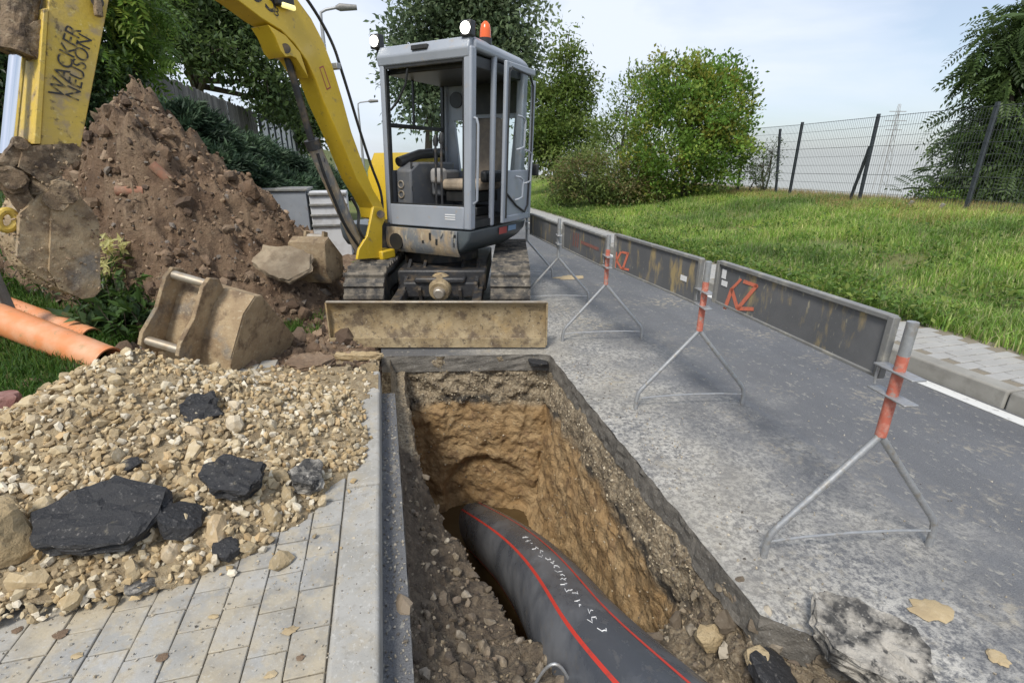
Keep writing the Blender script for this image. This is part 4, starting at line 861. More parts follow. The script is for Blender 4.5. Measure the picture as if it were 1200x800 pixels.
for sgn in (-1, 1):
    lc = sgn * .70
    def belt(m):
        n = 90; vs = []
        for i in range(n):
            f, z, a = tpath(i * PER / n); out = V((math.sin(a), 0, -math.cos(a)))
            for l in (-.19, .19):
                for off in (0, .028): vs.append(B(f + out[0] * off, lc + l, z + out[2] * off))
        fs = []
        for i in range(n):
            k, q = 4 * i, 4 * ((i + 1) % n)
            fs += [(k, k + 2, q + 2, q), (k + 1, q + 1, q + 3, k + 3), (k, q, q + 1, k + 1), (k + 2, k + 3, q + 3, q + 2)]
        m.add(vs, fs)
    trk = part('track', 'rubber', belt, smooth=50)
    for i in range(NL):
        f, z, a = tpath((i + .5) * PER / NL); d = V((math.cos(a), 0, math.sin(a))); out = V((math.sin(a), 0, -math.cos(a)))
        c = B(f + out[0] * .038, lc, z + out[2] * .038); dw = BF * d[0] + K * d[2]; ow = BF * out[0] + K * out[2]
        if lug is None:
            mbx = MB(); mbx.prism([(-.030, 0, -.014), (.030, 0, -.014), (.016, 0, .018), (-.016, 0, .018)], (0, .38, 0)); mbx.v = [(x, y - .19, zz) for x, y, zz in mbx.v]
            lug = mbx.build('tread_bar', 'rubber', trk); o = lug
        else: o = lug.copy(); col.objects.link(o)
        o.parent = trk; Mx = Matrix((( dw[0], BL[0], ow[0], c[0]), (dw[1], BL[1], ow[1], c[1]), (dw[2], BL[2], ow[2], c[2]), (0, 0, 0, 1)))
        o.matrix_parent_inverse = W[trk.name].inverted(); o.matrix_basis = Mx
    for q in (-TL / 2, TL / 2): part('track_wheel', 'black_steel', lambda m: m.cyl(B(q, lc - .14, .26), B(q, lc + .14, .26), .20, n=28))
    for q in (-.5, -.17, .17, .5): part('roller', 'black_steel', lambda m: m.cyl(B(q, lc - .12, .12), B(q, lc + .12, .12), .075, n=18))
    part('track_frame', 'black_steel', lambda m: m.box(B(0, lc, .26), (1.5, .16, .18), BAX), bevel=.02)
    part('blade_arm', 'black_steel', lambda m: m.bar(B(.5, sgn * .38, .30), B(1.62, sgn * .38, .20), .09, .10), bevel=.01)
# --- dozer blade
E0, E1 = gnd(388, 405, .03), gnd(640, 405, .03); bd = E1 - E0; bd[2] = 0; BLN = np.linalg.norm(bd); bd /= BLN; bn = np.cross(bd, K); bn = bn if bn @ BF > 0 else -bn
BLADE = [(0, .0), (-.035, .05), (-.055, .12), (-.062, .20), (-.055, .28), (-.03, .34), (.0, .375)]
part('blade', 'blade_steel', lambda m: m.strip([E0 + bn * a + K * (z) for a, z in BLADE], bd * BLN, [-bn * .022] * len(BLADE)), label='muddy tan dozer blade')
part('blade_lip', 'bare_steel', lambda m: m.box((E0 + E1) / 2 + K * .383 - bn * .012, (BLN, .034, .014), (bd, bn, K)), bevel=.003)
part('cutting_edge', 'blade_steel', lambda m: m.box((E0 + E1) / 2 + K * .03 + bn * .008, (BLN - .01, .012, .085), (bd, bn, K)), bevel=.003)
for e in (E0 - bd * .008, E1 - bd * .006): part('blade_end', 'blade_steel', lambda m: m.prism([e + bn * .0, e + bn * .0 + K * .378, e - bn * .10 + K * .36, e - bn * .10 + K * .05], bd * .014), bevel=.003)
# --- upper body
def loft(mb, levels):
    n = len(levels[0]); vs = [p for lv in levels for p in lv]; fs = []
    for i in range(len(levels) - 1):
        for j in range(n): fs.append((i * n + j, i * n + (j + 1) % n, (i + 1) * n + (j + 1) % n, (i + 1) * n + j))
    fs += [tuple(range(n - 1, -1, -1)), tuple((len(levels) - 1) * n + j for j in range(n))]; mb.add(vs, fs)
def outline(z, fr, le, ri, re, c=.14):
    pts = []
    for (f, l, a0) in ((fr - c * .25, le - c * .25, 0), (re + c * 4, le - c * 3, 90), (re + c * 4, ri + c * 3, 180), (fr - c * .5, ri + c * .5, 270)):
        rad = c * .25 if a0 == 0 else (c * 4 if a0 in (90, 180) else c * .5)
        for k in range(7):
            a = R(a0 + 15 * k)
            if a0 == 0: pts.append(U(f + rad * math.cos(a), l + rad * math.sin(a), z))
            elif a0 == 90: pts.append(U(f + c * 4 * math.cos(a), l + c * 3 * math.sin(a), z))
            elif a0 == 180: pts.append(U(f + c * 4 * math.cos(a), l + c * 3 * math.sin(a), z))
            else: pts.append(U(f + rad * math.cos(a), l + rad * math.sin(a), z))
    return pts
part('body', 'dark_grey_paint', lambda m: loft(m, [outline(.585, .46, .52, -.80, -.80), outline(.62, .54, .68, -.86, -.88), outline(.70, .585, .80, -.88, -.93), outline(.78, .595, .865, -.89, -.95), outline(.862, .598, .885, -.89, -.95)]), smooth=50)
part('front_panel', 'grey_muddy', lambda m: m.strip([U(.60, -.16, .865), U(.606, -.16, .80), U(.606, -.16, .72), U(.59, -.16, .66), U(.55, -.16, .605)], UL * .90, [tuple(UF * .02)] * 5), bevel=.004, label='mud spattered front panel below the cab')
for (l, z, h) in ((.42, .80, .07), (.50, .75, .06), (.72, .82, .03), (.33, .74, .03)): part('panel_slot', 'black_plastic', lambda m: ubox(m, .60, .632, l - .013, l + .013, z - h / 2, z + h / 2), bevel=.004)
part('recess', 'black_plastic', lambda m: m.tube([U(.56, -.02, .72), U(.635, -.02, .72)], [.085, .085], 24))
part('side_decal', 'decal_red', lambda m: m.add([U(.05, .889, .78), U(-.12, .889, .78), U(-.12, .889, .85), U(.05, .889, .85)], [(0, 1, 2, 3)]), smooth=0)
part('side_decal', 'decal_blue', lambda m: m.add([U(-.15, .889, .795), U(-.33, .889, .795), U(-.33, .889, .85), U(-.15, .889, .85)], [(0, 1, 2, 3)]), smooth=0)
# engine hood
hood = part('engine_hood', 'yellow', lambda m: loft(m, [outline(.865, .10, -.20, -.90, -.95, .12), outline(1.40, .10, -.20, -.90, -.95, .12), outline(1.60, .04, -.24, -.84, -.86, .12)]), smooth=50)
part('vent', 'black_plastic', lambda m: ubox(m, .09, .115, -.46, -.28, 1.05, 1.36), hood, bevel=.01)
# --- cab
cab = part('cab_floor', 'black_plastic', lambda m: ubox(m, .53, -.54, -.18, .84, .885, .955))
G = 'grey_paint'
CF, CR, CLf, CRt, Z0, Z1 = .56, -.55, .86, -.20, .875, 2.53
def post(name, f0, f1, l0, l1, z0=Z0, z1=2.45, m_=G): return part(name, m_, lambda m: ubox(m, f0, f1, l0, l1, z0, z1), bevel=.018, seg=3)
post('front_pillar', CF - .095, CF, CLf - .085, CLf); post('front_pillar', CF - .07, CF, CRt, CRt + .06)
post('rear_pillar', CR, CR + .10, CLf - .09, CLf); post('rear_pillar', CR, CR + .10, CRt, CRt + .06)
post('door_pillar', .10, .155, CLf - .05, CLf)
part('front_sill', G, lambda m: ubox(m, CF - .05, CF - .002, CRt + .055, CLf - .08, Z0 + .002, 1.095), bevel=.012)
for k in range(3): part('sill_slot', 'chalk', lambda m: ubox(m, CF - .01, CF + .002, .56, .68, .965 + k * .022, .973 + k * .022), smooth=0)
part('roof_visor', G, lambda m: loft(m, [[U(CF + .002, CRt - .01, 2.36), U(CF + .002, CLf - .02, 2.36), U(CF - .1, CLf - .02, 2.36), U(CF - .1, CRt - .01, 2.36)], [U(CF + .02, CRt - .012, 2.44), U(CF + .02, CLf - .02, 2.44), U(CF - .1, CLf - .02, 2.44), U(CF - .1, CRt - .012, 2.44)], [U(CF - .03, CRt - .005, 2.53), U(CF - .03, CLf - .03, 2.53), U(CF - .1, CLf - .03, 2.53), U(CF - .1, CRt - .005, 2.53)]]), bevel=.014, seg=3)
part('roof', G, lambda m: loft(m, [[U(CF - .06, CRt - .005, 2.43), U(CF - .06, CLf + .005, 2.43), U(CR + .02, CLf + .005, 2.40), U(CR + .02, CRt - .005, 2.40)], [U(CF - .06, CRt - .005, 2.50), U(CF - .06, CLf + .005, 2.50), U(CR + .03, CLf + .005, 2.46), U(CR + .03, CRt - .005, 2.46)], [U(CF - .09, CRt + .04, 2.545), U(CF - .09, CLf - .05, 2.545), U(CR + .12, CLf - .05, 2.51), U(CR + .12, CRt + .04, 2.51)]]), bevel=.02, seg=3)
part('headliner', 'black_plastic', lambda m: ubox(m, CF - .1, CR + .06, CRt + .03, CLf - .04, 2.30, 2.40), bevel=.01)
part('roof_hatch', 'black_plastic', lambda m: ubox(m, CF - .01, CF + .03, .22, .40, 2.46, 2.50), bevel=.006)
part('side_wall', 'console_grey', lambda m: (ubox(m, CF - .06, CR + .08, CRt + .005, CRt + .04, .90, 1.42)))
part('side_window_frame', 'black_plastic', lambda m: (ubox(m, CF - .06, CR + .1, CRt + .008, CRt + .04, 1.83, 1.87), ubox(m, CF - .065, CF - .095, CRt + .008, CRt + .045, 1.42, 2.33), ubox(m, CR + .13, CR + .1, CRt + .008, CRt + .045, 1.42, 2.33), ubox(m, CF - .06, CR + .1, CRt + .008, CRt + .04, 2.30, 2.34), ubox(m, .09, .07, CRt + .01, CRt + .035, 1.86, 2.32)), bevel=.004)
def pane(m, f0, f1, l0, l1, z0, z1): m.add([U(f0, l0, z0), U(f1, l1, z0), U(f1, l1, z1), U(f0, l0, z1)], [(0, 1, 2, 3)])
part('side_window', 'glass', lambda m: pane(m, CF - .08, .09, CRt + .02, CRt + .02, 1.86, 2.32), smooth=0)
part('side_window', 'glass', lambda m: pane(m, .085, CR + .12, CRt + .026, CRt + .026, 1.86, 2.32), smooth=0)
part('side_window', 'glass', lambda m: pane(m, CF - .08, CR + .12, CRt + .02, CRt + .02, 1.42, 1.85), smooth=0)
def wall_with_hole(m):
    o_ = [(CRt + .04, .90), (CLf - .06, .90), (CLf - .06, 2.40), (CRt + .04, 2.40)]; h = [(CRt + .22, 1.40), (.70, 1.40), (.74, 1.95), (CRt + .14, 1.95)]
    for f in (CR + .01, CR + .05): pass
    vs = [U(CR + .05, l, z) for l, z in o_] + [U(CR + .05, l, z) for l, z in h] + [U(CR + .012, l, z) for l, z in o_] + [U(CR + .012, l, z) for l, z in h]; fs = []
    for i in range(4):
        j = (i + 1) % 4; fs += [(i, j, 4 + j, 4 + i), (8 + j, 8 + i, 12 + i, 12 + j), (4 + i, 4 + j, 12 + j, 12 + i), (j, i, 8 + i, 8 + j)]
    m.add(vs, fs)
part('rear_wall', G, wall_with_hole)
part('rear_window', 'glass', lambda m: pane(m, CR + .03, CR + .03, CRt + .10, .76, 1.38, 1.97), smooth=0)
part('speaker', 'black_plastic', lambda m: m.cyl(U(CR + .05, -.02, 2.16), U(CR + .07, -.02, 2.16), .085, n=24))
part('upper_trim', 'black_plastic', lambda m: ubox(m, CR + .05, CR + .062, .12, CLf - .09, 2.0, 2.38))
part('window_seal', 'black_plastic', lambda m: (ubox(m, CF - .04, CF - .008, CRt + .058, CRt + .078, 1.09, 2.37), ubox(m, CF - .04, CF - .008, CLf - .10, CLf - .083, 1.09, 2.37), ubox(m, CF - .04, CF - .008, CRt + .06, CLf - .085, 2.335, 2.37), ubox(m, CF - .04, CF - .006, CRt + .06, CLf - .085, 1.088, 1.106)), bevel=.003)
part('wiper', 'black_plastic', lambda m: m.tube([U(CF - .03, CRt + .10, 1.98), U(CF - .03, CRt + .2, 2.06), U(CF - .03, CRt + .30, 2.2), U(CF - .03, CRt + .33, 2.33)], .011, 8))
# door folded back along the side
DO = CLf + .055
door = part('door', G, lambda m: (ubox(m, .085, .03, DO, DO + .035, .90, 2.40), ubox(m, -.50, -.56, DO, DO + .035, .90, 2.30), ubox(m, .06, -.54, DO, DO + .035, .90, .97), ubox(m, .06, -.54, DO, DO + .035, 2.34, 2.40), ubox(m, .05, -.52, DO + .004, DO + .026, .95, 1.42)), bevel=.012, label='grey cab door folded back against the cab side')
part('door_glass', 'glass', lambda m: pane(m, .04, -.52, DO + .014, DO + .014, 1.42, 2.36), door, smooth=0)
part('door_seal', 'black_plastic', lambda m: m.tube([U(f, DO + .038, z) for f, z in ((.03, .95), (.03, 1.6), (.03, 2.30), (-.02, 2.35), (-.40, 2.33), (-.49, 2.24), (-.50, 1.6), (-.47, 1.05), (-.40, .98), (-.2, 1.06), (.03, 1.2))], .011, 8), door)
for (f0, z0, z1) in ((-.16, 1.62, 1.94), (-.34, 1.28, 1.62), (-.16, 1.12, 1.36)): part('grab_rail', G, lambda m: m.tube([U(f0, DO + .04, z0), U(f0 - .02, DO + .075, z0 + .01), U(f0 - .08, DO + .085, z0 + .03), U(f0 - .09, DO + .085, z1 - .04), U(f0 - .03, DO + .075, z1 - .01), U(f0, DO + .04, z1)], .011, 8), door)
part('door_latch', 'black_plastic', lambda m: ubox(m, -.55, -.60, DO + .03, DO + .10, 1.36, 1.48), door, bevel=.01)
part('hand_rail', G, lambda m: m.tube([U(CF - .05, CLf + .002, 1.12), U(CF - .05, CLf + .04, 1.15), U(CF - .05, CLf + .045, 1.5), U(CF - .05, CLf + .045, 1.82), U(CF - .05, CLf + .03, 1.87), U(CF - .05, CLf + .002, 1.88)], .012, 8))
# inside
part('console', 'console_grey', lambda m: m.prism([U(.44, CRt + .05, .95), U(.44, CRt + .05, 1.42), U(.30, CRt + .05, 1.50), U(-.35, CRt + .05, 1.50), U(-.35, CRt + .05, .95)], UL * .20), bevel=.02)
for z in (1.28, 1.18): part('cup_ring', 'bare_steel', lambda m: m.tube([U(.446, CRt + .12 + .035 * math.cos(a), z + .035 * math.sin(a)) for a in np.linspace(0, 6.28, 20, endpoint=False)], .008, 6, closed=True))
part('dash', 'black_plastic', lambda m: m.tube([U(.40, CRt + .06, 1.50), U(.1, CRt + .10, 1.58), U(-.3, CRt + .10, 1.60)], .05, 12))
part('joystick_box', 'console_grey', lambda m: ubox(m, .12, -.25, .06, .20, 1.15, 1.42), bevel=.03)
part('cloth', 'cloth_grey', lambda m: ubox(m, .20, .06, .10, .25, 1.28, 1.44), bevel=.04, seg=3)
part('joystick', 'black_plastic', lambda m: (m.tube([U(.10, .13, 1.42), U(.11, .13, 1.50), U(.14, .14, 1.62)], [.03, .016, .026], 12)), bevel=0)
for (l, zt) in ((.36, 1.70), (.43, 1.72)):
    part('travel_lever', 'black_steel', lambda m: m.tube([U(.42, l, .95), U(.43, l, 1.3), U(.40, l - .02, zt)], .012, 8)); part('lever_knob', 'black_plastic', lambda m: m.tube([U(.40, l - .02, zt - .05), U(.395, l - .02, zt), U(.39, l - .02, zt + .05)], [.022, .03, .018], 12))
part('side_lever', 'black_steel', lambda m: m.tube([U(.40, .04, .95), U(.42, .04, 1.25), U(.40, .03, 1.50)], .011, 8))
for l in (.30, .46): part('pedal', 'bare_steel', lambda m: ubox(m, .46, .34, l - .04, l + .04, .975, .99), bevel=.004)
part('seat_cushion', 'seat_light', lambda m: ubox(m, .16, -.32, .22, .70, 1.22, 1.33), bevel=.04, seg=3)
part('seat_back', 'seat_fabric', lambda m: loft(m, [[U(-.20, .24, 1.30), U(-.20, .68, 1.30), U(-.34, .68, 1.30), U(-.34, .24, 1.30)], [U(-.24, .22, 1.6), U(-.24, .70, 1.6), U(-.38, .70, 1.6), U(-.38, .22, 1.6)], [U(-.32, .28, 1.95), U(-.32, .64, 1.95), U(-.42, .64, 1.95), U(-.42, .28, 1.95)]]), bevel=.04, seg=3)
part('seat_base', 'black_plastic', lambda m: (ubox(m, .12, -.30, .26, .66, 1.10, 1.21), ubox(m, .10, -.28, .28, .64, .96, 1.05)), bevel=.01)
part('arm_rest', 'black_plastic', lambda m: ubox(m, .15, -.25, .70, .78, 1.30, 1.42), bevel=.03)
# lamps and beacon
for (l, f) in ((-.245, .52), (.80, .53)):
    part('work_lamp', 'black_plastic', lambda m: (ubox(m, f - .05, f + .035, l - .055, l + .055, 2.52, 2.645), ubox(m, f - .03, f, l - .015, l + .015, 2.44, 2.53)), bevel=.012)
    part('lamp_lens', 'lamp_lit', lambda m: m.tube([U(f + .03, l, 2.583), U(f + .043, l, 2.583), U(f + .05, l, 2.583)], [.048, .046, .03], 20))
part('beacon_base', 'black_plastic', lambda m: m.cyl(U(.20, .78, 2.52), U(.20, .78, 2.57), .06, n=20))
part('beacon', 'beacon', lambda m: m.tube([U(.20, .78, z) for z in (2.57, 2.63, 2.68, 2.705)], [.052, .05, .04, .015], 20))

# --- boom, stick and bucket: outlines found on the vertical plane the arm swings in
D0 = atD(447, 250, 5.2)
def PLN(x, y, off=0):                # pixel -> point on the arm plane, off metres towards the cab side
    p0 = D0 + UL * off; r_ = ray(x, y); return CAM + r_ * (((p0 - CAM) @ UL) / (r_ @ UL))
BW = .20
up_ = [(448, 240), (437, 222), (425, 191), (412, 155), (402, 118), (390, 78), (380, 51), (365, 22), (349, 0), (318, -34), (275, -66), (225, -92), (160, -112)]
lo_ = [(150, -62), (205, -44), (250, -18), (278, 0), (307, 22), (330, 36), (345, 51), (360, 72), (370, 93), (379, 118), (399, 163), (418, 210), (431, 231), (438, 244), (440, 256), (447, 258), (450, 250)]
boom = part('boom', 'yellow', lambda m: m.prism([PLN(*p) for p in up_ + lo_], -UL * BW), bevel=.006, smooth=25)
part('cylinder_lug', 'yellow', lambda m: (m.prism([PLN(*p, .001) for p in ((314, 29), (322, 42), (329, 60), (335, 67), (341, 66), (347, 68), (362, 92), (352, 62), (335, 42))], -UL * (BW + .002))), boom, bevel=.004)
part('lug_pin', 'black_steel', lambda m: m.cyl(PLN(335, 57, .012), PLN(335, 57, -BW - .01), .035, n=20), boom)
for off in (-.05, -.09): part('hose', 'black_plastic', lambda m: m.tube(catmull([PLN(x + 5, y, off) + K * .01 for x, y in ((330, -30), (354, 0), (372, 28), (386, 56), (394, 80), (404, 112), (417, 155), (430, 195), (441, 225), (444, 250))], 4), .013, 8), boom)
part('hose_clip', 'galvanised', lambda m: m.box(PLN(393, 78, -.07), (.05, .09, .05), UAX), boom, bevel=.006)
part('boom_lamp', 'black_plastic', lambda m: m.box(PLN(333, 2, .03), (.15, .06, .08), UAX), boom, bevel=.015)
part('boom_lamp_lens', 'lamp_dim', lambda m: m.box(PLN(338, 8, .055), (.12, .03, .035), UAX), boom, bevel=.01)
part('swing_bracket', 'yellow', lambda m: (m.prism([PLN(*p, .006) for p in ((438, 242), (450, 244), (452, 256), (448, 265), (448, 302), (419, 304), (421, 292), (431, 276), (434, 262))], -UL * .03), m.prism([PLN(*p, -BW + .02) for p in ((438, 242), (450, 244), (452, 256), (448, 265), (448, 302), (419, 304), (421, 292), (431, 276), (434, 262))], -UL * .03)), bevel=.004)
part('bracket_base', 'yellow', lambda m: m.box(PLN(445, 297, -.08), (.20, .26, .09), UAX), bevel=.012)
part('boom_pin', 'black_steel', lambda m: m.cyl(PLN(446, 251, .05), PLN(446, 251, -BW - .05), .038, n=20))
part('swing_cylinder', 'bare_steel', lambda m: m.cyl(PLN(462, 294, -.02) , U(.58, -.02, .72), .035, n=16))
part('king_post', 'black_steel', lambda m: m.cyl(U(.5, -.3, .60), U(.5, -.3, .90), .16, n=24))
cy = BW / 2
part('boom_cylinder', 'grey_muddy', lambda m: m.cyl(PLN(425, 300, -cy), PLN(368, 172, -cy), .058, n=22))
part('cylinder_gland', 'black_steel', lambda m: m.cyl(PLN(369, 175, -cy), PLN(365, 164, -cy), .066, n=22))
part('boom_rod', 'black_steel', lambda m: m.cyl(PLN(366, 168, -cy), PLN(334, 58, -cy), .030, n=18))
part('hose', 'black_plastic', lambda m: m.tube(catmull([PLN(x, y, -.03) for x, y in ((372, 180), (380, 205), (392, 235), (405, 265), (425, 295))], 5), .014, 8))
part('hose', 'black_plastic', lambda m: m.tube(catmull([PLN(x, y, -.02) for x, y in ((412, 232), (420, 248), (421, 270), (436, 288), (446, 280))], 5), .014, 8))
# stick
SW = .17; stick = part('stick', 'yellow_dirty', lambda m: m.prism([PLN(*p, -.015) for p in ((155, -112), (170, -85), (128, 0), (95, 172), (80, 186), (50, 186), (47, 168), (57, 0), (70, -95), (110, -125))], -UL * SW), bevel=.005, smooth=25)
part('stick_flange', 'yellow_dirty', lambda m: m.prism([PLN(*p, .002) for p in ((51, 10), (57, 10), (48, 169), (40, 169))], -UL * (SW + .035)), stick, bevel=.004)
part('stick_pin', 'black_steel', lambda m: m.cyl(PLN(114, 2, .03), PLN(114, 2, -.03), .03, n=18), stick)
part('stick_pin_bar', 'muddy_steel', lambda m: m.bar(PLN(112, -14, .02), PLN(116, 20, .02), .04, .035), stick, bevel=.008)
part('bucket_cylinder', 'muddy_steel', lambda m: (m.cyl(PLN(22, 58, -.10), PLN(30, -130, -.10), .075, n=24), m.cyl(PLN(21, 64, -.10), PLN(22, 46, -.10), .085, n=24)))
part('bucket_rod', 'chrome', lambda m: m.cyl(PLN(21, 62, -.10), PLN(9, 182, -.10), .033, n=24))
part('cylinder_bracket', 'muddy_steel', lambda m: m.prism([PLN(*p, -.02) for p in ((30, 30), (52, 22), (52, 75), (36, 62))], -UL * .13), bevel=.008)
# text painted on the arm
def text(txt, size, org, ux, uy, material, parent, name='lettering'):
    cu = bpy.data.curves.new(name, 'FONT'); cu.body = txt; cu.size = size; cu.align_x = 'LEFT'; cu.extrude = .0003; to = bpy.data.objects.new(name, cu); col.objects.link(to)
    dg = bpy.context.evaluated_depsgraph_get(); me = bpy.data.meshes.new_from_object(to.evaluated_get(dg)); bpy.data.objects.remove(to); me.materials.clear()
    ux, uy = V(ux), V(uy); n = np.cross(ux, uy); co = np.array([v.co[:] for v in me.vertices]); w_ = V(org) + co[:, :1] * ux + co[:, 1:2] * uy + co[:, 2:] * n
    c = w_.mean(0); me.vertices.foreach_set('co', (w_ - c).ravel()); me.update(); return finish(name, me, material, parent, tuple(c), smooth=0)
def uv_pix(p0, p1, off):
    a, b2 = PLN(*p0, off), PLN(*p1, off); u = (b2 - a) / np.linalg.norm(b2 - a); v = np.cross(UL, u); return a, u, v
a, u, v = uv_pix((75, 113), (92, 49), -.009); text('WACKER', .098, a - u * .02, u, v, 'decal_black', stick)
a, u, v = uv_pix((93, 116), (106, 56), -.009); text('NEUSON', .092, a - u * .02, u, v, 'decal_black', stick)
a, u, v = uv_pix((395, 118), (372, 75), .003)
part('boom_decal', 'decal_red', lambda m: m.add([PLN(*p, .0015) for p in ((374, 79), (379, 77), (388, 103), (383, 106))], [(0, 1, 2, 3)]), boom, smooth=0)
part('boom_decal_field', 'yellow', lambda m: m.add([PLN(*p, .0022) for p in ((375.3, 80.5), (378.6, 79), (386.5, 102), (383.3, 104))], [(0, 1, 2, 3)]), boom, smooth=0)
a, u, v = uv_pix((272, -18), (316, 13), .002); text('503', .24, a, u, v, 'decal_black', boom)
a, u, v = uv_pix((320, 16), (329, 22.5), .0035); text('B', .085, a, u, v, 'decal_black', boom)
# bucket linkage and bucket, all caked in mud
BKW = .36; o1 = .08
bk = part('bucket_side', 'bucket_steel', lambda m: m.prism([PLN(*p, o1) for p in ((62, 212), (72, 209), (84, 213), (92, 228), (108, 246), (116, 262), (118, 340), (110, 348), (96, 350), (70, 338), (58, 318), (60, 260))], -UL * .03), bevel=.006, label='mud caked bucket side')
part('bucket_side', 'bucket_steel', lambda m: m.prism([PLN(*p, o1 - BKW) for p in ((62, 212), (72, 209), (84, 213), (92, 228), (108, 246), (116, 262), (118, 340), (110, 348), (96, 350), (60, 334), (34, 308), (26, 270), (40, 235))], -UL * .03), bevel=.006)
sh = [(112, 347), (96, 349), (66, 338), (40, 315), (27, 285), (26, 255), (38, 232)]
part('bucket_shell', 'bucket_steel', lambda m: m.strip([PLN(*p, o1 - .03) for p in sh], -UL * (BKW - .04), [tuple(PLN(x + (70 - x) * .06, y + (270 - y) * .06, o1 - .03) - PLN(x, y, o1 - .03)) for x, y in sh]))
part('bucket_ear', 'bucket_steel', lambda m: m.prism([PLN(*p, o1 - .02) for p in ((20, 300), (24, 250), (56, 222), (66, 240), (64, 335), (40, 320))], -UL * .03), bevel=.006)
for (x, y, rad) in ((74, 226, .045), (66, 235, .055), (14, 210, .05)): part('bucket_pin', 'muddy_steel', lambda m: m.cyl(PLN(x, y, .10), PLN(x, y, -.28), rad, n=20), bevel=.006)
part('bucket_boss', 'muddy_steel', lambda m: m.cyl(PLN(75, 226, .115), PLN(75, 226, .07), .062, n=22), bevel=.006)
for off in (.03, -.22): part('bucket_link', 'muddy_steel', lambda m: m.prism([PLN(*p, off) for p in ((-4, 205), (4, 196), (20, 198), (28, 214), (62, 266), (56, 278), (44, 274), (8, 228))], -UL * .035), bevel=.01)
part('link_boss', 'muddy_steel', lambda m: m.cyl(PLN(13, 211, .05), PLN(13, 211, .02), .068, n=22), bevel=.006)
part('stick_end', 'muddy_steel', lambda m: m.prism([PLN(*p, .02) for p in ((28, 172), (60, 170), (86, 168), (98, 176), (94, 188), (70, 196), (74, 212), (62, 222), (40, 208), (22, 196))], -UL * .22), bevel=.02, seg=3)
part('stick_tip_link', 'muddy_steel', lambda m: (m.bar(PLN(2, 196, -.02), PLN(28, 166, -.02), .05, .06), m.cyl(PLN(24, 168, .03), PLN(24, 168, -.2), .03, n=16)), bevel=.008)
part('tilt_eye', 'yellow_dirty', lambda m: m.tube([PLN(8 + 11 * math.cos(a), 258 + 11 * math.sin(a), -.04) for a in np.linspace(0, 6.28, 20, endpoint=False)], .020, 10, closed=True))
part('mud_lump', 'muddy_steel', lambda m: m.tube([PLN(46, 205, -.05), PLN(50, 225, -.05), PLN(62, 240, -.05)], [.05, .09, .05], 12))

mudt = bpy.data.textures.new('mud_relief', 'CLOUDS'); mudt.noise_scale = .035; mudt.noise_depth = 4
for o in [q for q in EX.children if q.data and q.data.materials and q.data.materials[0] in (MATS['muddy_steel'], MATS['bucket_steel'])]:
    o.modifiers.clear(); o.data.polygons.foreach_set('use_smooth', [True] * len(o.data.polygons))
    bm = bmesh.new(); bm.from_mesh(o.data); bmesh.ops.triangulate(bm, faces=bm.faces)
    for k in range(5):
        ed = [e for e in bm.edges if e.calc_length() > .035]
        if not ed: break
        bmesh.ops.subdivide_edges(bm, edges=ed, cuts=1); bmesh.ops.triangulate(bm, faces=bm.faces)
    bm.to_mesh(o.data); bm.free()
    md = o.modifiers.new('relief', 'DISPLACE'); md.texture = mudt; md.texture_coords = 'GLOBAL'; md.strength = .028 if o.data.materials[0] == MATS['muddy_steel'] else .014; md.mid_level = .5

r = np.random.default_rng(83); pts = []
for o in [q for q in EX.children if q.name.startswith(('bucket_side', 'bucket_shell', 'bucket_ear', 'stick_end', 'bucket_link', 'bucket_boss', 'mud_lump'))]:
    me = o.data; c = np.array([p.center[:] for p in me.polygons]); ar = np.array([p.area for p in me.polygons]); nn = np.array([p.normal[:] for p in me.polygons])
    for k in r.choice(len(c), int(ar.sum() * 420), p=ar / ar.sum()): pts.append(c[k] + np.array(o.location) + nn[k] * .004 + r.normal(size=3) * .008)
rock_stuff('mud_crumbs', pts, r.uniform(.004, .017, len(pts)), pick(r, [(.20, .14, .085), (.31, .23, .15), (.12, .08, .052), (.26, .19, .12)], len(pts)), 'stone_attr', EX, 1, 19)

# ================================================================== FENCES, LAMPS
FX = 10.5
fn = thing('wire_fence', 'dark welded wire fence with steel posts on top of the grass bank', 'fence', (FX, 9, .5))
FY = [2.4, 4.8, 7.15, 9.4, 11.5, 13.6, 15.8]
for y in FY: mb = MB(); z0 = zr(FX, y); mb.box((FX, y, z0 + .93), (.055, .055, 1.94)); mb.build('post', 'fence_post', fn, bevel=.004)
mb = MB(); z0 = zr(FX, 12.1); mb.bar((FX + .1, 12.1, z0), (FX + .05, 12.3, z0 + 1.75), .05, .05); mb.build('brace_post', 'fence_post', fn)
mb = MB(); z0 = zr(FX, 9.5); mb.bar((FX + .1, 9.75, z0), (FX + .02, 9.45, z0 + 1.25), .05, .05); mb.build('brace_post', 'fence_post', fn)
for y0, y1 in zip(FY, FY[1:]):
    mb = MB(); a, b2 = zr(FX, y0), zr(FX, y1)
    for k in range(10): z = .08 + k * .195; mb.bar((FX - .03, y0, a + z), (FX - .03, y1, b2 + z), .006 + .003 * (k in (0, 3, 6, 9)), .006 + .003 * (k in (0, 3, 6, 9)))
    n = 44
    for k in range(n): y = y0 + (y1 - y0) * (k + .5) / n; z = a + (b2 - a) * (k + .5) / n; mb.box((FX - .03, y, z + .95), (.004, .004, 1.8))
    mb.build('wire_panel', 'wire', fn, smooth=0)
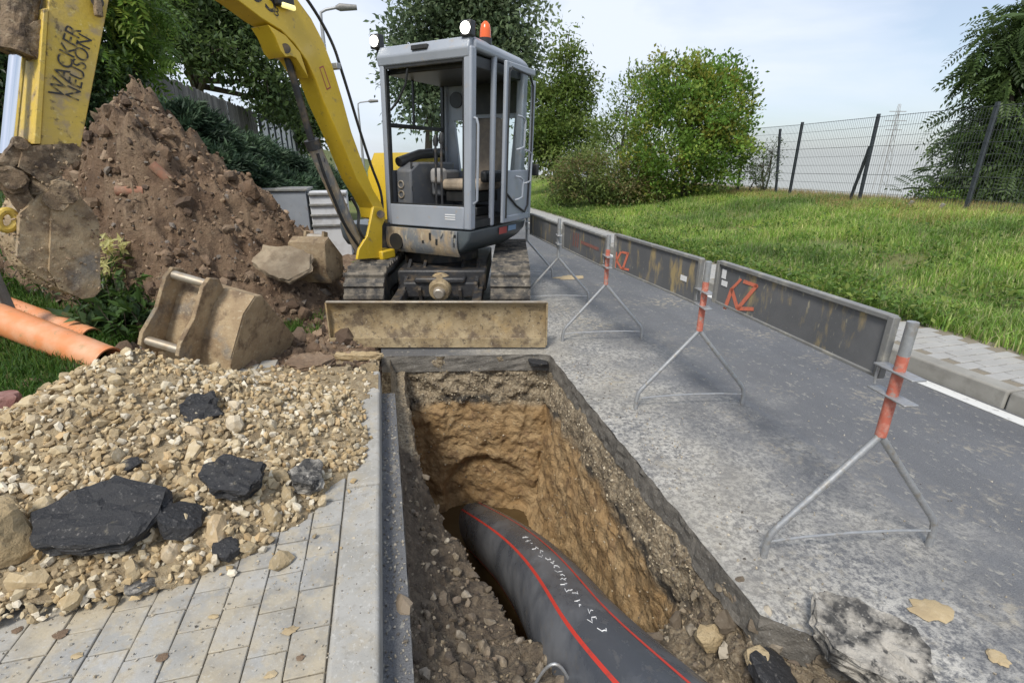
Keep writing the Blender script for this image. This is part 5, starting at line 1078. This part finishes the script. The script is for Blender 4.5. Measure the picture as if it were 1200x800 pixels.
for i, (x, y, a) in enumerate(((960, 246, .1), (1023, 247, .5), (1056, 248, .55), (1090, 252, .6), (1172, 262, .1))):
    p = atX(x, y, 10.2 if i not in (0, 4) else 9.9); mb = MB(); mb.bar((p[0], p[1], p[2] - .12), (p[0] - .0 + a * .1, p[1] - a * .25, p[2] + .12 + .1 * (i in (1, 2, 3))), .07, .06)
    tag(mb.build('old_stub', 'old_post', bevel=.008), ['short square pale stub in the grass left of the steel fence posts', 'thin leaning pale stake by the double fence post', 'leaning pale stake in the middle of the wire panel', 'leaning broken stake by the dark walnut like tree', 'pale stub under the dark leafy tree behind the fence'][i], 'stake')
wf = thing('slat_fence', 'dark weathered board fence on top of the juniper slope', 'fence', (-5, 18, 1.6))
mb = MB(); mb.box((0, 0, 0), (.022, .135, 1.75)); s0 = mb.build('slat', 'wood_slat', wf, bevel=.003, seg=1); k = 0
for y in np.arange(10.0, 25.2, .15):
    o = s0 if k == 0 else s0.copy()
    if k: col.objects.link(o)
    o.location = (-5 + random.uniform(-.01, .01), y, 2.62 + random.uniform(-.03, .03)); o.rotation_euler = (random.uniform(-.008, .008), 0, random.uniform(-.05, .05)); k += 1
for z in (2.1, 3.1): mb = MB(); mb.box((-5.04, 17.6, z), (.04, 15.3, .07)); mb.build('rail', 'wood_slat', wf)
wb = thing('white_fence', 'white board fence with dark posts beyond the dark slat fence', 'fence', (-5, 31, 1.5))
for y in np.arange(25.8, 40, 1.6): mb = MB(); mb.box((-5, y + .8, 2.3), (.05, 1.46, 2.0)); mb.build('board_panel', 'white_board', wb)
for y in np.arange(25.75, 41, 1.6): mb = MB(); mb.box((-4.97, y, 2.3), (.12, .14, 2.3)); mb.build('post', 'fence_post', wb)
def street_lamp(label, x, y, D, head):
    p = atD(x, y, D); t = thing('street_lamp', label, 'street lamp', (p[0], p[1], .3), 'street lamps along the left side')
    mb = MB(); mb.tube([(p[0], p[1], -1), (p[0], p[1], 2), (p[0], p[1], p[2] - .4)], [.11, .10, .06], 14); mb.build('pole', 'lamp_pole', t)
    mb = MB(); mb.tube([(p[0], p[1], p[2] - .45), (p[0] + .02, p[1], p[2] - .1), (p[0] + .2, p[1], p[2]), (p[0] + head, p[1], p[2] + .08)], .05, 10); mb.build('arm', 'lamp_pole', t)
    mb = MB(); mb.tube([(p[0] + head, p[1], p[2] + .08), (p[0] + head + .15, p[1], p[2] + .10), (p[0] + head + .75, p[1], p[2] + .13)], [.06, .13, .09], 12); mb.build('lamp_head', 'panel_rim', t)
street_lamp('nearer street lamp with its head above the boom', 375, 11, 21, .55)
street_lamp('farther street lamp in the gap between boom and cab', 419, 120, 42, .8)

# ================================================================== PLANTS
def leaves_mesh(pos, ax, nrm, L, wid, colr, fold=.25):
    n = len(pos); ax = ax / (np.linalg.norm(ax, axis=1)[:, None] + 1e-9); sd = np.cross(ax, nrm); sd /= np.linalg.norm(sd, axis=1)[:, None] + 1e-9; up = np.cross(sd, ax)
    Lc = L[:, None]; wc = (wid * L)[:, None] / 2; v0 = pos; v1 = pos + ax * Lc * .45 + sd * wc + up * wc * fold; v2 = pos + ax * Lc; v3 = pos + ax * Lc * .45 - sd * wc + up * wc * fold
    i = np.arange(n); vs = np.concatenate([v0, v1, v2, v3]); t = np.concatenate([np.stack([i, i + n, i + 2 * n], 1), np.stack([i, i + 2 * n, i + 3 * n], 1)])
    return vs, t, np.tile(colr, (4, 1))
def unit(r, n): v = r.normal(size=(n, 3)); return v / np.linalg.norm(v, axis=1)[:, None]
def clumps(r, blobs, n):
    vol = np.array([(b[3] * b[4] * b[5]) ** .667 for b in blobs]); idx = r.choice(len(blobs), n, p=vol / vol.sum()); Bk = np.array(blobs)[idx]
    d = unit(r, n); rad = r.uniform(.35, 1.0, n) ** .55 * r.uniform(.78, 1.22, n); return Bk[:, :3] + d * Bk[:, 3:6] * rad[:, None], d
def tree(name, label, cat, base, blobs, nclump, per, leaf, cols, seed, trunk=.12, spread=.25, wid=.5, droop=.2, pinnate=False, material='leaf', group=None, stems=1, upright=0, twig=True):
    """blobs: absolute (x, y, z, rx, ry, rz)"""
    r = np.random.default_rng(seed); base = V(base); t = thing(name, label, cat, tuple(base), group); C, D = clumps(r, blobs, nclump)
    mb = MB(); top = max(b[2] + b[5] * .5 for b in blobs)
    for s in range(stems):
        off = V((r.uniform(-.2, .2), r.uniform(-.2, .2), 0)) * (stems > 1) * 2; b0 = blobs[s % len(blobs)]; e = V((b0[0], b0[1], b0[2] + b0[5] * .4)); m1 = base + (e - base) * .4 + V((r.uniform(-.1, .1), r.uniform(-.1, .1), 0)) + off * .5
        mb.tube([base + off * .3 - K * .15, base + off * .3 + (m1 - base) * .35, m1, (m1 + e) / 2, e], [trunk * 1.15, trunk, trunk * .75, trunk * .5, trunk * .15], 10)
        for b in blobs:
            q = V(b[:3]); st_ = base + (e - base) * r.uniform(.3, .55); md = (st_ + q) / 2 + V((0, 0, -.1 * b[5])); mb.tube([st_, md, q, q + K * b[5] * .6], [trunk * .5, trunk * .35, trunk * .2, trunk * .05], 7)
    if twig:
        for k in range(min(60, nclump)):
            b = min(blobs, key=lambda b: np.linalg.norm(V(b[:3]) - C[k])); q = V(b[:3]); mb.tube([q, (q + C[k]) / 2 + V((0, 0, .05)), C[k]], [trunk * .16, trunk * .1, trunk * .04], 5)
    mb.build('trunk', 'bark', t)
    n = nclump * per; ci = np.repeat(np.arange(nclump), per); pos = C[ci] + np.clip(r.normal(size=(n, 3)), -1.9, 1.9) * spread * np.array([1, 1, .75]); out = D[ci]
    ax = unit(r, n) * .9 + out * .7 + np.array([0, 0, -droop + upright]); nr = unit(r, n) * .8 + np.array([0, 0, .9]); L = leaf * r.uniform(.6, 1.3, n)
    cc = pick(r, cols, nclump, .22)[ci] * r.uniform(.72, 1.28, (n, 1))
    if pinnate:
        ax /= np.linalg.norm(ax, axis=1)[:, None]; nl = 13; P2, A2, N2, L2, C2 = [], [], [], [], []
        sd = np.cross(ax, nr); sd /= np.linalg.norm(sd, axis=1)[:, None]
        for k in range(nl):
            tt = .12 + .88 * (k // 2) / (nl // 2); sg = 1 if k % 2 else -1; P2.append(pos + ax * (L * tt)[:, None] + np.array([0, 0, -1]) * (L * .30 * tt * tt)[:, None])
            A2.append(ax * .45 + sd * sg * (1 if k < nl - 1 else 0) + np.array([0, 0, -.3])); N2.append(nr); L2.append(L * .34 * (1 - .35 * abs(tt - .45))); C2.append(cc)
        vs, tr, co = leaves_mesh(np.concatenate(P2), np.concatenate(A2), np.concatenate(N2), np.concatenate(L2), wid, np.concatenate(C2))
    else: vs, tr, co = leaves_mesh(pos, ax, nr, L, wid, cc)
    me = arrmesh('crown', vs, None, tr, co); finish('crown', me, material, t, smooth=0); return t
G1 = [(.11, .17, .035), (.14, .20, .045), (.08, .13, .028), (.17, .22, .06)]
G2 = [(.05, .085, .028), (.068, .11, .034), (.038, .065, .022), (.085, .13, .042)]
GHAZE = [(.11, .16, .085), (.14, .19, .10), (.085, .125, .07), (.165, .215, .12)]  # greens paled and greyed: distance haze painted into the leaf colour
G3 = [(.13, .23, .04), (.17, .29, .05), (.095, .17, .03), (.23, .31, .06)]
GD = [(.032, .06, .022), (.045, .075, .028), (.024, .045, .018), (.06, .095, .034)]
def blob(x, y, D, rw, rh, rd=None): p = atD(x, y, D); s = D / 617.; return (p[0], p[1], p[2], rw * s, rd * s if rd else rw * s, rh * s)
r = np.random.default_rng(91); n = 34000; X = 4.6 + 5.5 * r.random(n) ** 1.7; Y = 1.6 + 16 * r.random(n) ** 1.4; kp = np.array([mn.noise(Vector((x * 1.6, y * 1.6, 23))) for x, y in zip(X, Y)]) > .02 - .25 * (X < 5.1); X, Y = X[kp], Y[kp]; n = len(X)
P = np.stack([X, Y, np.array([zr(x, y) for x, y in zip(X, Y)]) + r.uniform(.02, .16, n)], 1); vs, tr, co = leaves_mesh(P, unit(r, n) + V((0, 0, .1)), unit(r, n) * .6 + V((0, 0, 1)), r.uniform(.03, .085, n), .55, pick(r, [(.09, .17, .03), (.13, .22, .04), (.07, .13, .025), (.20, .26, .06)], n, .2))
tag(finish('ground_weeds', arrmesh('ground_weeds', vs, None, tr, co), 'leaf', smooth=0), 'low broad leaved weeds mixed into the grass bank', 'weeds', kind='stuff')
# two tall trees behind the cab
p = atD(500, 190, 42); tree('tall_tree', 'tall dark green tree behind the left half of the cab roof', 'tree', (p[0], p[1], 0), [blob(508, 30, 42, 40, 60), blob(490, 72, 42, 36, 42), blob(515, -30, 42, 40, 50), blob(505, 110, 42, 40, 35)], 460, 30, .42, GHAZE, 101, .32, .75, .55)
p = atD(588, 195, 40); tree('tall_tree', 'taller dark green tree behind the orange beacon', 'tree', (p[0], p[1], 0), [blob(590, 25, 40, 42, 55), blob(575, -40, 40, 40, 55), blob(603, 70, 40, 26, 45), blob(560, 60, 41, 30, 60), blob(612, 105, 41, 16, 28), blob(555, -5, 40, 30, 40)], 500, 30, .40, GHAZE, 102, .34, .72, .55)
# mid trees on the bank
p = atD(652, 222, 21); tree('young_ash', 'light green slender young tree between the cab and the big bush', 'tree', (p[0], p[1], zr(p[0], p[1])), [blob(666, 52, 21, 7, 16), blob(664, 85, 21, 16, 26), blob(668, 118, 21, 22, 28), blob(645, 140, 21, 22, 30), blob(634, 172, 20.5, 20, 34), blob(664, 170, 20.5, 34, 40), blob(690, 100, 21, 7, 18), blob(630, 112, 21, 9, 12)], 420, 42, .17, G1, 103, .10, .27, .45)
p = atD(805, 238, 15.5); tree('hornbeam_bush', 'big round bright green bush with some yellow green leaves left of the wire fence', 'bush', (p[0], p[1], zr(p[0], p[1])), [blob(805, 165, 15.5, 66, 68), blob(840, 130, 15.5, 34, 52), blob(790, 115, 15.5, 42, 38), blob(852, 185, 15.2, 28, 42), blob(775, 195, 15.2, 46, 42), blob(835, 95, 15.5, 20, 24), blob(815, 85, 15.5, 16, 20), blob(866, 130, 15.5, 14, 30)], 640, 46, .105, G3 + [(.075, .14, .025), (.26, .27, .05)], 104, .07, .17, .62, stems=3, upright=.55)  # some clumps draw a yellower leaf colour at random
p = atD(735, 235, 18); tree('ash_shrub', 'loose pale green shrub rising behind the left side of the big bush', 'shrub', (p[0], p[1], zr(p[0], p[1])), [blob(735, 130, 18, 28, 30), blob(720, 175, 18, 34, 40), blob(752, 100, 18, 20, 14), blob(775, 85, 18, 14, 14)], 130, 34, .13, G1, 105, .05, .2, .42, stems=2, upright=.4)
p = atD(700, 235, 15.5); tree('bramble', 'low dull green bramble thicket in front of the slender young tree', 'shrub', (p[0], p[1], zr(p[0], p[1])), [blob(690, 205, 15.5, 34, 30), blob(660, 215, 16, 20, 24), blob(725, 215, 15.2, 32, 28), blob(755, 225, 15, 24, 18)], 300, 40, .085, [(.13, .18, .05), (.17, .21, .06), (.21, .18, .08), (.09, .13, .04)], 106, .03, .16, .6, stems=3)
p = atD(893, 235, 14.6); tree('willow_shrub', 'sparse grey green shrub at the first fence posts', 'shrub', (p[0], p[1], zr(p[0], p[1])), [blob(893, 195, 14.6, 18, 26), blob(885, 215, 14.6, 16, 16), blob(905, 180, 14.6, 10, 16)], 70, 26, .08, [(.09, .13, .05), (.12, .16, .08), (.07, .10, .04)], 107, .03, .12, .3, stems=3, upright=.3)
p = atD(1185, 262, 11.6); tree('walnut_tree', 'dark tree with long drooping leaflets behind the wire fence', 'tree', (p[0] + .6, p[1], zr(p[0], p[1])), [blob(1170, 190, 11.8, 42, 55), blob(1150, 225, 11.6, 42, 26), blob(1205, 130, 12, 36, 50), blob(1180, 55, 12, 28, 40), blob(1215, 30, 12, 30, 50), blob(1230, 200, 12, 50, 60), blob(1125, 222, 11.6, 32, 22), blob(1160, 150, 11.8, 30, 30), blob(1185, 95, 12, 30, 30)], 270, 12, .42, [(.075, .12, .04), (.10, .155, .05), (.055, .09, .03)], 118, .12, .22, .40, .55, pinnate=True)
p = atD(1098, 240, 11.5); tree('small_shrub', 'small yellow green shrub at the foot of the dark leafy tree', 'shrub', (p[0], p[1], zr(p[0], p[1])), [blob(1098, 235, 11.5, 24, 16)], 60, 26, .07, G3, 109, .02, .12, .5)
# left side
p = atD(150, 150, 9.5); tree('tree_of_heaven', 'bright green young tree with feathery leaves behind the dirt heap crest', 'tree', (p[0], p[1], zl(p[0], p[1])), [blob(152, 35, 9.5, 26, 34), blob(158, 75, 9.4, 16, 20), blob(132, 85, 9.6, 24, 30), blob(150, -15, 9.5, 34, 30)], 62, 10, .40, [(.12, .21, .04), (.17, .27, .05), (.09, .16, .03), (.24, .30, .06)], 110, .05, .2, .36, .3, pinnate=True)
p = atD(260, 150, 22); tree('broad_tree', 'broad dark green tree hanging over the dark slat fence', 'tree', (p[0] - 1, p[1], 1.6), [blob(230, 8, 22, 62, 46), blob(275, 38, 22, 40, 36), blob(312, 92, 21, 24, 24), blob(250, 62, 20, 36, 16), blob(335, 118, 22, 22, 20), blob(205, 35, 20, 30, 26), blob(200, -40, 23, 70, 50), blob(262, -20, 23, 40, 40)], 620, 44, .24, G2, 111, .25, .5, .5)
p = atD(345, 170, 34); tree('far_tree', 'smaller tree at the far end of the white board fence', 'tree', (p[0], p[1], 1.0), [blob(345, 140, 34, 28, 28), blob(325, 120, 34, 22, 20), blob(360, 150, 34, 18, 25)], 160, 40, .3, G2, 112, .15, .5, .5)
p = atD(30, 170, 8); tree('dark_hedge', 'dark evergreen hedge behind the raised arm', 'hedge', (p[0], p[1], zl(p[0], p[1])), [blob(20, 120, 8, 60, 70), blob(90, 130, 8.4, 40, 60), blob(60, 40, 9, 70, 60), blob(-40, 90, 8, 60, 90), blob(110, 170, 8.6, 30, 40), blob(20, 190, 7.4, 40, 40)], 420, 44, .12, GD + [(.03, .06, .02)], 113, .08, .2, .45, stems=2)
JC = [(.035, .068, .036), (.05, .09, .045), (.024, .046, .026), (.07, .115, .06)]
def juniper(i, x, y, Y, rw, rh, label):
    c = atY(x, y, Y); s = Y / 600.; r = np.random.default_rng(200 + i); t = thing('juniper', label, 'juniper', (c[0], c[1], zl(c[0], c[1])), 'spreading junipers on the slope'); rx, rz = rw * s, rh * s; base = V((c[0], c[1], c[2] - rz)); vs, tr, co, k = [], [], [], 0
    mb = MB(); mb.tube([base - K * .4, base, base + K * rz], [.06, .05, .02], 8); mb.build('trunk', 'bark', t)
    nb = 70
    for b in range(nb):
        az = r.uniform(0, 6.28); el = r.uniform(.05, 1.2); d = V((math.cos(az) * math.cos(el), math.sin(az) * math.cos(el), math.sin(el))); Lb = r.uniform(.75, 1.15); end = base + d * V((rx, rx, rz * 1.8)) * Lb; pn = 260
        tt = r.uniform(.25, 1, pn) ** .7; P = base + (end - base) * tt[:, None] + V((0, 0, 1)) * (-.22 * rx * tt ** 2)[:, None] + r.normal(size=(pn, 3)) * .07 * rx
        ax = d * .9 + unit(r, pn) * .65 + V((0, 0, -.25)); v, t3, c3 = leaves_mesh(P, ax, unit(r, pn), np.full(pn, .12) * r.uniform(.6, 1.3, pn), .20, pick(r, JC, 1, .25).repeat(pn, 0) * r.uniform(.7, 1.3, (pn, 1))); vs.append(v); tr.append(t3 + k); co.append(c3); k += len(v)
    me = arrmesh('crown', np.concatenate(vs), None, np.concatenate(tr), np.concatenate(co)); finish('crown', me, 'needle', t, smooth=0)
JL = 'dark blue green spreading juniper on the slope below the board fence'
for i, a in enumerate([(205, 135, 8.6, 40, 22), (232, 150, 9.2, 40, 22), (262, 162, 10, 40, 20), (292, 172, 11, 36, 18), (320, 182, 12.5, 34, 16), (348, 192, 14, 30, 14), (372, 202, 15, 26, 13), (240, 180, 8.4, 40, 22), (280, 196, 9.3, 40, 20), (322, 206, 10.4, 38, 16), (358, 212, 12, 32, 13), (385, 215, 14, 24, 12)]): juniper(i, *a, JL)
# plants at the foot of the dirt heap
def weeds(name, label, x, y, D, w_, h_, n, leaf, cols, seed, wid=.4, flowers=0, z0=None):
    r = np.random.default_rng(seed); p = atD(x, y, D); z0 = max(zl(p[0], p[1]), min(zheap(p[0], p[1]), .35) - .03); t = thing(name, label, 'plant', (p[0], p[1], z0)); mb = MB(); P, A, C = [], [], []
    for k in range(n):
        b = V((p[0] + r.normal() * w_ * .5, p[1] + r.normal() * w_ * .4, z0)); top = b + V((r.normal() * .12, r.normal() * .12, h_ * r.uniform(.6, 1.1))); mb.tube([b, (b + top) / 2 + V((.01, 0, 0)), top], [.005, .004, .002], 5)
        for q in range(16): tt = r.uniform(.15, 1); P.append(b + (top - b) * tt); A.append(unit(r, 1)[0] + V((0, 0, .2))); C.append(np.array(cols)[r.integers(len(cols))] * r.uniform(.7, 1.3))
        for q in range(flowers): P.append(top + r.normal(size=3) * .03); A.append(unit(r, 1)[0]); C.append(V((.5, .48, .2)))
    mb.build('stems', 'bark', t)['kind'] = 'stuff'; P, A, C = np.array(P), np.array(A), np.array(C)
    vs, tr, co = leaves_mesh(P, A, unit(r, len(P)) * .7 + V((0, 0, 1)), leaf * r.uniform(.5, 1.3, len(P)), wid, C); me = arrmesh('leaves', vs, None, tr, co); finish('leaves', me, 'leaf', t, smooth=0)
weeds('weed_clump', 'tall weed clump with pale yellow flowers behind the raised bucket', 126, 350, 4.25, .22, .62, 16, .09, [(.06, .11, .02), (.09, .15, .03), (.04, .08, .018)], 301, .35, 14)
weeds('weed_clump', 'dark leafy weeds at the foot of the dirt heap', 165, 385, 4.1, .3, .36, 26, .12, [(.035, .07, .018), (.05, .10, .022)], 302, .4)
weeds('weed_clump', 'low broad weeds in the grass below the raised bucket', 60, 345, 4.8, .9, .4, 40, .10, [(.04, .09, .018), (.06, .13, .025)], 303, .3)
weeds('weed_clump', 'bushy weeds between the dirt heap and the orange pipes', 150, 370, 4.2, .35, .42, 34, .10, [(.05, .10, .022), (.07, .13, .03), (.04, .075, .018)], 306, .4)
weeds('weed_clump', 'big leaved pale weed next to the loose digging bucket', 148, 388, 4.05, .2, .24, 8, .16, [(.10, .17, .08), (.08, .14, .06)], 304, .45)
weeds('weed_clump', 'grassy weeds behind the wooden post', 15, 320, 5.2, .7, .7, 30, .12, [(.035, .08, .018), (.05, .11, .022)], 305, .3)
# distant pylon beyond the field
p = atD(1038, 190, 320); py = thing('power_pylon', 'faint lattice power pylon far beyond the wire fence', 'pylon', (p[0], p[1], -25)); hz = atD(1038, 122, 320)[2]
mb = MB()
for sx_, sy_ in ((-1, -1), (1, -1), (1, 1), (-1, 1)): mb.bar((p[0] + 3 * sx_, p[1] + 3 * sy_, -25), (p[0] + .4 * sx_, p[1] + .4 * sy_, hz), .25, .25)
for k in range(8):
    z = -20 + k * (hz + 18) / 8; w_ = 3 - 2.6 * (z + 25) / (hz + 25); mb.bar((p[0] - w_, p[1] - w_, z), (p[0] + w_, p[1] - w_, z + 5), .15, .15); mb.bar((p[0] + w_, p[1] - w_, z), (p[0] - w_, p[1] - w_, z + 5), .15, .15)
mb.build('lattice', 'galvanised', py, smooth=0)
for dz, w_ in ((-4, 5), (-9, 6.5), (-14, 5)): mb = MB(); mb.bar((p[0] - w_, p[1] + w_ * .2, hz + dz), (p[0] + w_, p[1] - w_ * .2, hz + dz), .3, .4); mb.build('cross_arm', 'galvanised', py)
